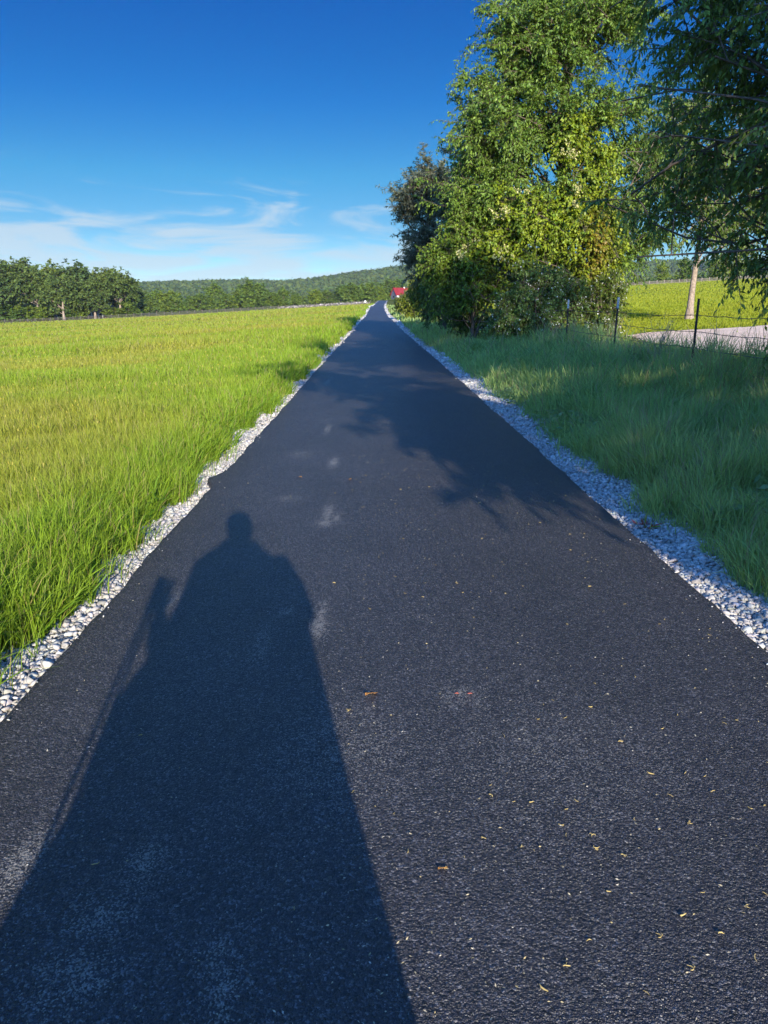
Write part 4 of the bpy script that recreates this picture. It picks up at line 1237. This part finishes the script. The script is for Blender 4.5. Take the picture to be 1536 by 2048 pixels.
def gable_house(root, w_, l_, eave, ridge, wall_mat, roof_mat, over=.5, th=.22):
    """ridge along local x, length l_; gable ends at +-l_/2"""
    a, h = l_ / 2, w_ / 2
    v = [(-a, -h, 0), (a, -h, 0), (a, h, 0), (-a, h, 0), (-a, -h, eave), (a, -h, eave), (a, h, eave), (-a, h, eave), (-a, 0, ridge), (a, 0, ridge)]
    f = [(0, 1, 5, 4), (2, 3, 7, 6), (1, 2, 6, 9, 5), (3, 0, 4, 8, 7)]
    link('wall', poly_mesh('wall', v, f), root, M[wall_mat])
    sl = (ridge - eave) / h
    ez = eave - over * sl; e = h + over; A = a + over
    v = [(-A, -e, ez), (A, -e, ez), (A, 0, ridge + .02), (-A, 0, ridge + .02), (A, e, ez), (-A, e, ez)]
    v2 = [(p[0], p[1], p[2] + th) for p in v]
    vv = v + v2
    f = [(0, 1, 2, 3), (3, 2, 4, 5), (6, 7, 8, 9), (9, 8, 10, 11), (0, 1, 7, 6), (5, 4, 10, 11), (0, 3, 9, 6), (3, 5, 11, 9), (1, 2, 8, 7), (2, 4, 10, 8)]
    return link('roof', poly_mesh('roof', vv, f), root, M[roof_mat])

bx0, by0 = P(796, 600, 345)[:2]
barn = thing('barn', 'small barn with a bright red metal roof at the far end of the path', 'barn', (bx0 + 1.2, by0, gz(bx0, by0) + .3), rz=R(27))
barn.scale = (.7, .7, .7)
gable_house(barn, 7.0, 9.5, 2.9, 6.6, 'shaded_wall', 'red_metal', .6)
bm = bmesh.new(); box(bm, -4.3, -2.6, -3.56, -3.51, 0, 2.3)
link('lit_wall_piece', bm_mesh('lit_wall_piece', bm), barn, M['white_wall'])  # white panel standing in for the sunlit piece of wall
bm = bmesh.new(); box(bm, -4.81, -4.76, -1.0, 1.0, .9, 2.1)
wn = link('window', bm_mesh('window', bm), barn, M['dark_glass'])
bm = bmesh.new(); box(bm, 2.2, 2.8, -.3, .3, 6.2, 7.3)
link('vent', bm_mesh('vent', bm), barn, M['white_wall'])

# wooden house half hidden in the left woods
hx0, hy0 = P(206, 635, 274)[:2]
house = thing('wooden_house', 'brown gabled house half hidden among the oaks of the left woods', 'house', (hx0, hy0, gz(hx0, hy0)), rz=R(80))
rf = gable_house(house, 8.0, 9.0, 2.8, 5.8, 'wood_wall', 'shingle', .5)
for (y0, y1, z0, z1) in ((-2.6, -1.2, .9, 2.2), (1.0, 2.4, .9, 2.2), (-.5, .5, 3.4, 4.5)):
    bm = bmesh.new(); box(bm, -4.56, -4.51, y0, y1, z0, z1)
    wn = link('window', bm_mesh('window', bm), house, M['dark_glass'])
    bm = bmesh.new()
    box(bm, -4.60, -4.565, y0 - .12, y1 + .12, z1 + .003, z1 + .15); box(bm, -4.60, -4.565, y0 - .12, y1 + .12, z0 - .15, z0 - .003)
    box(bm, -4.60, -4.565, y0 - .12, y0, z0, z1); box(bm, -4.60, -4.565, y1, y1 + .12, z0, z1)
    link('frame', bm_mesh('frame', bm), wn, M['white_wall'])
bm = bmesh.new()
for yy in np.linspace(-4, 4, 7): box(bm, -6.6, -6.5, yy - .05, yy + .05, 0, 2.3)
box(bm, -6.62, -6.48, -4.1, 4.1, 2.303, 2.45); box(bm, -6.6, -6.5, -4.1, 4.1, .80, .88)
link('porch_rail', bm_mesh('porch_rail', bm), house, M['white_wall'])
hx1, hy1 = P(22, 640, 262)[:2]
shed = thing('brick_shed', 'low reddish shed under the trees at the far left', 'shed', (hx1, hy1 + 8, gz(hx1, hy1 + 8)), rz=R(5))
gable_house(shed, 5.0, 7.0, 2.4, 4.0, 'wood_wall', 'shingle', .4)

# pale rubble bank behind the far end of the board fence
rg = rng_(55)
n = 700
t = rg.random(n)
x = -32 + 29 * t + rg.normal(size=n) * .6; y = 268 + rg.normal(size=n) * 2.2
sz = rg.uniform(.12, .42, n)
z = ground_z(x, y) + rg.uniform(0, .6, n)
V, F, T = stones(rg, np.stack([x, y, z], 1), sz, (.30, .26, .22), .6)
tag(link('rubble_bank', mesh_np('rubble_bank', V, F, T), mat=M['stone']), 'low pale rubble bank behind the right end of the far board fence', 'rubble', kind='stuff')

# small white marker at the end of the board fence
sx0, sy0 = P(731, 603, 249)[:2]
mk = thing('marker_sign', 'tiny white marker board on a post at the right end of the far board fence', 'sign', (sx0, sy0, gz(sx0, sy0)))
bm = bmesh.new(); box(bm, -.05, .05, -.05, .05, 0, 1.0); link('post', bm_mesh('post', bm), mk, M['board'])
bm = bmesh.new(); box(bm, -.3, .3, -.08, -.055, .75, 1.25); link('panel', bm_mesh('panel', bm), mk, M['white_wall'])

# ------------------------------------------------------------------ litter on the path
M['catkin'] = mat_plain('catkin', (.42, .31, .11), .8, noise=.3, nscale=60)
M['dry_leaf'] = mat_plain('dry_leaf', (.48, .22, .05), .7, noise=.35, nscale=40)
M['bud_scale'] = mat_plain('bud_scale', (.40, .10, .06), .8)
def curl_mesh(seed, ln, rad):
    rg = rng_(seed)
    k = 7
    a = np.cumsum(rg.normal(size=k) * .35 + rg.choice([-.25, .0, .25]))
    st = np.stack([np.cos(a), np.sin(a), rg.normal(size=k) * .12], 1) * ln / k
    c = np.cumsum(st, 0); c -= c.mean(0); c[:, 2] -= c[:, 2].min()
    r = rad * (1 + rg.normal(size=k) * .2) * np.array([.5, .9, 1, 1, 1, .8, .4])
    V_, F_ = tubes(c[None], r[None], 5)
    parts = [(V_, F_, None)]
    if seed % 3 == 0:                            # a forked one
        c2 = c[3][None] + np.cumsum(np.stack([np.cos(a[:4] + .9), np.sin(a[:4] + .9), np.zeros(4)], 1) * ln / 9, 0)
        V2, F2 = tubes(c2[None], np.array([[rad * .8, rad * .7, rad * .6, rad * .3]]), 4)
        parts.append((V2, F2, None))
    V_, F_, _ = join_parts(parts)
    V_[:, 2] += rad * .6
    return mesh_np('catkin', V_, F_, smooth=True)
CK = []
for s in range(9):
    me = curl_mesh(500 + s, .026 + .005 * (s % 4), .0016 + .0004 * (s % 3)); me.materials.append(M['catkin']); CK.append(me)
def road_z(x, y): return float(base_z(y)) + .018 * (1 - ((x - .17) / 1.57) ** 2) + .002
rg = rng_(77)
SPOT = [(1270, 1358), (1190, 1372), (1475, 1445), (1450, 1452), (1025, 1612), (980, 1600), (1130, 1680), (1190, 1705), (1215, 1795), (1065, 1710), (1040, 1702), (1410, 1560), (1425, 1592), (1500, 1625), (1530, 1620), (1405, 1797), (1495, 1825),
        (1365, 1843), (1175, 1893), (1130, 1945), (1083, 1990), (1290, 2000), (965, 1685), (1245, 1722), (1250, 1722), (1380, 1655), (1355, 1435), (1325, 1463), (1240, 1490), (1075, 1445), (1130, 1442), (1085, 1415), (1180, 1420), (1150, 1610), (890, 1745),
        (748, 1620), (870, 1132), (1080, 1045), (1140, 1068), (1100, 1085), (1320, 1250), (1330, 1240), (1250, 1210), (1010, 1190), (1045, 1175), (985, 1155), (1390, 1380), (1300, 1555), (1340, 1600), (1120, 1660), (1440, 1880), (1510, 1930), (1380, 1950)]
pts = [gp(*s) for s in SPOT]
for _ in range(95):
    yy = rg.uniform(1.5, 7.5); xx = rg.uniform(-.25, 1.62) if rg.random() < .85 else rg.uniform(-1.2, .2)
    pts.append((xx, yy))
for i, (xx, yy) in enumerate(pts):
    o = bpy.data.objects.new('fallen_catkin', CK[i % 9])
    C.collection.objects.link(o)
    o.location = (xx, yy, road_z(xx, yy)); o.rotation_euler = (0, 0, rg.uniform(0, 6.28))
    s = rg.uniform(.40, .85); o.scale = (s, s, s)
    tag(o, 'thin curled yellow catkin fallen on the dark asphalt path', 'catkin', 'catkins scattered on the asphalt')
for (px, py, lab) in ((912, 1393, 'small red curled bud scale lying left of its twin on the asphalt'), (938, 1393, 'small red ring shaped bud scale lying right of its twin on the asphalt')):
    xx, yy = gp(px, py)
    me = curl_mesh(900 + px, .022, .0016); me.materials.append(M['bud_scale'])
    o = bpy.data.objects.new('bud_scale', me); C.collection.objects.link(o); o.location = (xx, yy, road_z(xx, yy))
    tag(o, lab, 'bud scale')
def dry_leaf(px, py, lab, s, rz):
    xx, yy = gp(px, py)
    n_ = 9
    V_, F_ = [], []
    for i in range(n_):
        t = i / (n_ - 1)
        wv = .5 * math.sin(math.pi * min(1, t * .95 + .03)) ** .8 * (.75 + .35 * math.sin(t * 21))
        V_ += [(t - .5, -wv * .42, .10 * math.sin(t * 5) + .10), (t - .5, 0, .02 + .08 * math.sin(t * 4)), (t - .5, wv * .42, .14 * math.cos(t * 4) + .08)]
    for i in range(n_ - 1):
        a_ = i * 3
        F_ += [(a_, a_ + 1, a_ + 4, a_ + 3), (a_ + 1, a_ + 2, a_ + 5, a_ + 4)]
    me = mesh_np('dry_leaf', np.array(V_) * s, [np.array(F_)], smooth=True); me.materials.append(M['dry_leaf'])
    o = bpy.data.objects.new('dry_leaf', me); C.collection.objects.link(o)
    o.location = (xx, yy, road_z(xx, yy)); o.rotation_euler = (0, 0, rz)
    sm = o.modifiers.new('thick', 'SOLIDIFY'); sm.thickness = .0008
    return tag(o, lab, 'leaf')
dry_leaf(741, 1393, 'orange brown dry leaf lying alone on the asphalt near the person shadow', .058, .6)
dry_leaf(883, 1746, 'small yellowish dry leaf nearest the bottom of the path', .03, .4)
dry_leaf(700, 958, 'small tan dry leaf far up the middle of the path', .05, 1.2)
dry_leaf(600, 952, 'tan dry leaf left of the pale dust scuff on the path', .045, 2.2)
# crumbs of petal and seed that nobody could count
rg = rng_(78)
n = 2600
y = 1.3 + 12 * rg.random(n) ** 1.6; x = np.where(rg.random(n) < .78, rg.uniform(-.2, 1.68, n), rg.uniform(-1.35, .3, n))
d = unit(np.stack([rg.normal(size=n), rg.normal(size=n), np.full(n, .15)], 1))
t = rg.random((n, 1))
col = np.array((.45, .36, .16)) * (1 - t) + np.array((.50, .46, .38)) * t
zz_ = base_z(y) + .018 * (1 - ((x - .17) / 1.57) ** 2) + .004
V, F, T = leaves(rg, np.stack([x, y, zz_], 1), d, rg.uniform(.004, .012, n), rg.uniform(.002, .005, n), col)
tag(link('petal_crumbs', mesh_np('petal_crumbs', V, F, T), mat=M['petal']), 'tiny pale petal and seed crumbs strewn over the asphalt', 'crumbs', kind='stuff')

# a clump of reddish weed in the right gravel
rg = rng_(66)
wx, wy = gp(1292, 1042)
n = 26
cw = thing('red_weed', 'small reddish weed sprouting from the right gravel shoulder', 'weed', (wx, wy, float(ground_z(wx, wy)) + .05))
p = np.zeros((n, 3)) + rg.normal(size=(n, 3)) * np.array([.015, .015, .002])
d = unit(rg.normal(size=(n, 3)) * np.array([1, 1, .3]) + np.array([0, 0, .6]))
V, F, T = leaves(rg, p + d * .02, d, rg.uniform(.05, .1, n), rg.uniform(.012, .022, n), np.where(rg.random((n, 1)) < .7, np.array([[.30, .07, .05]]), np.array([[.20, .22, .02]])))
link('foliage', mesh_np('foliage', V, F, T), cw, M['leaf'])

# ------------------------------------------------------------------ the photographer, behind the lens (only the shadow is in the picture; coat and poles are shaped for it)
M['skin'] = mat_plain('skin', (.50, .30, .22), .55)
M['coat'] = mat_plain('coat', (.04, .055, .09), .8, noise=.15, nscale=30)
M['trouser'] = mat_plain('trouser', (.05, .05, .06), .9)
M['shoe'] = mat_plain('shoe', (.03, .025, .02), .6)
M['hair'] = mat_plain('hair', (.03, .02, .014), .7)
M['pole'] = mat_plain('pole', (.12, .12, .13), .4, metal=.7)
M['phone'] = mat_plain('phone', (.02, .02, .022), .3)
PX, PY = .06, -.38
person = thing('person', 'person in a long coat flared to cast the wide shadow, holding up a phone and two added poles', 'person', (PX, PY, .02))
jn, ed = [], []
def J(co, r, par=None):
    jn.append((Vector(co), r)); i = len(jn) - 1
    if par is not None: ed.append((par, i))
    return i
hip = J((0, 0, .98), .15)
sp1 = J((0, 0, 1.15), .14, hip); ch = J((0, .0, 1.34), .155, sp1); nk0 = J((0, .01, 1.47), .075, ch); nk = J((0, .02, 1.55), .055, nk0)
hd = J((0, .03, 1.64), .078, nk); hd2 = J((0, .025, 1.715), .088, hd); J((0, .015, 1.775), .045, hd2)
J((0, .125, 1.655), .014, hd)                                    # nose
J((-.085, .02, 1.66), .016, hd); J((.085, .02, 1.66), .016, hd)  # ears
for s in (-1, 1):
    t_ = J((s * .10, 0, .88), .10, hip); kn = J((s * .12, .02, .50), .062, t_); an = J((s * .13, -.01, .10), .042, kn); J((s * .14, .14, .05), .036, an)
def fingers(wrist, dirv, up, curl):
    """five separate bent fingers on a palm"""
    dv = Vector(dirv).normalized(); upv = Vector(up).normalized(); sd = dv.cross(upv).normalized()
    w0 = jn[wrist][0]
    pm = J(w0 + dv * .05, .026, wrist)
    for k, (o, l) in enumerate(((-.033, .068), (-.011, .078), (.011, .074), (.032, .058))):
        a_ = J(w0 + dv * .088 + sd * o, .0095, pm)
        b_ = J(w0 + dv * (.088 + l * .45) + sd * o + upv * curl * l * .25, .0085, a_)
        J(w0 + dv * (.088 + l * .62) + sd * o + upv * curl * l * .75, .0075, b_)
    a_ = J(w0 + dv * .045 - sd * .042 + upv * curl * .012, .011, pm)
    J(w0 + dv * .075 - sd * .050 + upv * curl * .035, .009, a_)
# left arm: elbow out, fist up round the poles; right arm: raised to the phone
ls = J((-.19, 0, 1.43), .062, ch); le = J((-.385, .0, 1.03), .043, ls); lw = J((-.435, .09, 1.18), .032, le)
fingers(lw, (-.03, .15, 1), (.3, 1, 0), 1.0)
rs = J((.20, 0, 1.43), .062, ch); re_ = J((.27, .12, 1.19), .047, rs); rw = J((.085, .29, 1.36), .032, re_)
fingers(rw, (-.25, .1, 1), (-1, .2, 0), .9)
me = bpy.data.meshes.new('body'); me.from_pydata([tuple(c) for c, r in jn], ed, []); me.update()
body = link('body', me, person, M['skin'])
sk = body.modifiers.new('skin', 'SKIN'); sk.use_smooth_shade = True
ly = me.skin_vertices[0]
for i, (c, r) in enumerate(jn):
    ly.data[i].radius = (r, r)
ly.data[0].use_root = True
sb = body.modifiers.new('sub', 'SUBSURF'); sb.levels = 1; sb.render_levels = 2

def loft(rings, seg=28, close_top=False):
    V_, F_ = [], []
    for (xl, xr, dp, y_, z_) in rings:
        c_ = (xl + xr) / 2; a_ = (xr - xl) / 2
        for k in range(seg):
            th = k / seg * 2 * math.pi
            V_.append((c_ + a_ * math.cos(th) * (1 + .012 * math.sin(9 * th)), y_ + dp * math.sin(th), z_))
    for i in range(len(rings) - 1):
        for k in range(seg):
            F_.append((i * seg + k, i * seg + (k + 1) % seg, (i + 1) * seg + (k + 1) % seg, (i + 1) * seg + k))
    return mesh_np('coat', np.array(V_), [np.array(F_)], smooth=True)
o = -PX  # coat widths follow the shadow outline it has to cast
coat = link('coat', loft([(-.66 + o, .39 + o, .30, .02, .30), (-.62 + o, .385 + o, .29, .02, .50), (-.56 + o, .38 + o, .26, .01, .64), (-.475 + o, .375 + o, .23, 0, .76), (-.465 + o, .375 + o, .21, 0, .92), (-.40 + o, .372 + o, .19, 0, 1.02),
                          (-.29 + o, .372 + o, .175, 0, 1.12), (-.25 + o, .373 + o, .17, 0, 1.22), (-.25 + o, .37 + o, .17, 0, 1.34), (-.225 + o, .32 + o, .155, 0, 1.43), (-.17 + o, .24 + o, .12, 0, 1.50), (-.07 + o, .155 + o, .075, .01, 1.56), (-.055 + o, .14 + o, .07, .015, 1.585)]), person, M['coat'])
cs = coat.modifiers.new('thick', 'SOLIDIFY'); cs.thickness = .012
V_, F_ = tubes(np.array([[(-.20, 0, 1.44), (-.28, .0, 1.23), (-.385, .0, 1.03), (-.41, .05, 1.10), (-.434, .085, 1.17)], [(.21, 0, 1.44), (.26, .07, 1.29), (.27, .12, 1.19), (.19, .20, 1.27), (.105, .275, 1.345)]]),
               np.array([[.08, .062, .055, .05, .042], [.085, .075, .068, .058, .046]]), 12)
link('sleeves', mesh_np('sleeves', V_, F_, smooth=True), person, M['coat'])
bm = bmesh.new()
r = bmesh.ops.create_uvsphere(bm, u_segments=20, v_segments=12, radius=.1)
for v in bm.verts:
    v.co = Vector((v.co.x * .93, v.co.y * 1.08 - .012, v.co.z * .98)) + Vector((0, .015, 1.715))
bmesh.ops.delete(bm, geom=[v for v in bm.verts if v.co.z < 1.72 and v.co.y > .03], context='VERTS')
for f_ in bm.faces: f_.smooth = True
link('hair', bm_mesh('hair', bm), person, M['hair'])
for s in (-1, 1):
    V_, F_ = tubes(np.array([[(s * .10, 0, .92), (s * .11, .01, .7), (s * .12, .02, .50), (s * .128, .0, .25), (s * .13, -.005, .09)]]), np.array([[.115, .10, .078, .068, .07]]), 14)
    link('trouser_leg', mesh_np('trouser_leg', V_, F_, smooth=True), person, M['trouser'])
    V_, F_ = tubes(np.array([[(s * .128, -.085, .045), (s * .13, -.03, .055), (s * .135, .06, .05), (s * .14, .13, .04), (s * .142, .19, .03)]]), np.array([[.038, .052, .05, .045, .022]]), 12)
    V_[:, 2] = np.maximum(V_[:, 2], 0)
    link('shoe', mesh_np('shoe', V_, F_, smooth=True), person, M['shoe'])
for k, (tx, ty) in enumerate(((-.70, .13), (-.76, .20))):  # unseen poles, added to cast the two thin shadow lines
    pl = thing('shadow_pole', ('thin pole added for its shadow line, held upright in the left fist', 'second thin pole added for its shadow line, splayed outward from the left fist')[k], 'pole', (PX + tx, PY + ty, 0.0), 'poles added for their shadow lines')
    top_ = Vector((PX - .455 - .022 * k, PY + .105 + .014 * k, 1.36)); bot = Vector((PX + tx, PY + ty, .012))
    V_, F_ = tubes(np.array([[tuple(bot), tuple(bot.lerp(top_, .1)), tuple(bot.lerp(top_, .5)), tuple(bot.lerp(top_, .93))]]), np.array([[.004, .006, .008, .009]]), 8)
    link('shaft', mesh_np('shaft', V_ - np.array(pl.location), F_, smooth=True), pl, M['pole'])
    V_, F_ = tubes(np.array([[tuple(bot.lerp(top_, .88)), tuple(bot.lerp(top_, .93)), tuple(top_)]]), np.array([[.014, .018, .02]]), 10)
    link('grip', mesh_np('grip', V_ - np.array(pl.location), F_, smooth=True), pl, M['shoe'])
ph = thing('phone', 'slim dark phone held up by the photographer', 'phone', (.005, -.03, 1.44))
bm = bmesh.new(); box(bm, -.037, .037, -.004, .004, 0, .15)
bmesh.ops.bevel(bm, geom=bm.edges[:], offset=.003, segments=2, affect='EDGES')
link('case', bm_mesh('case', bm), ph, M['phone'])
bm = bmesh.new(); box(bm, -.034, .034, -.0052, -.0042, .004, .146); link('screen', bm_mesh('screen', bm), ph, M['dark_glass'])
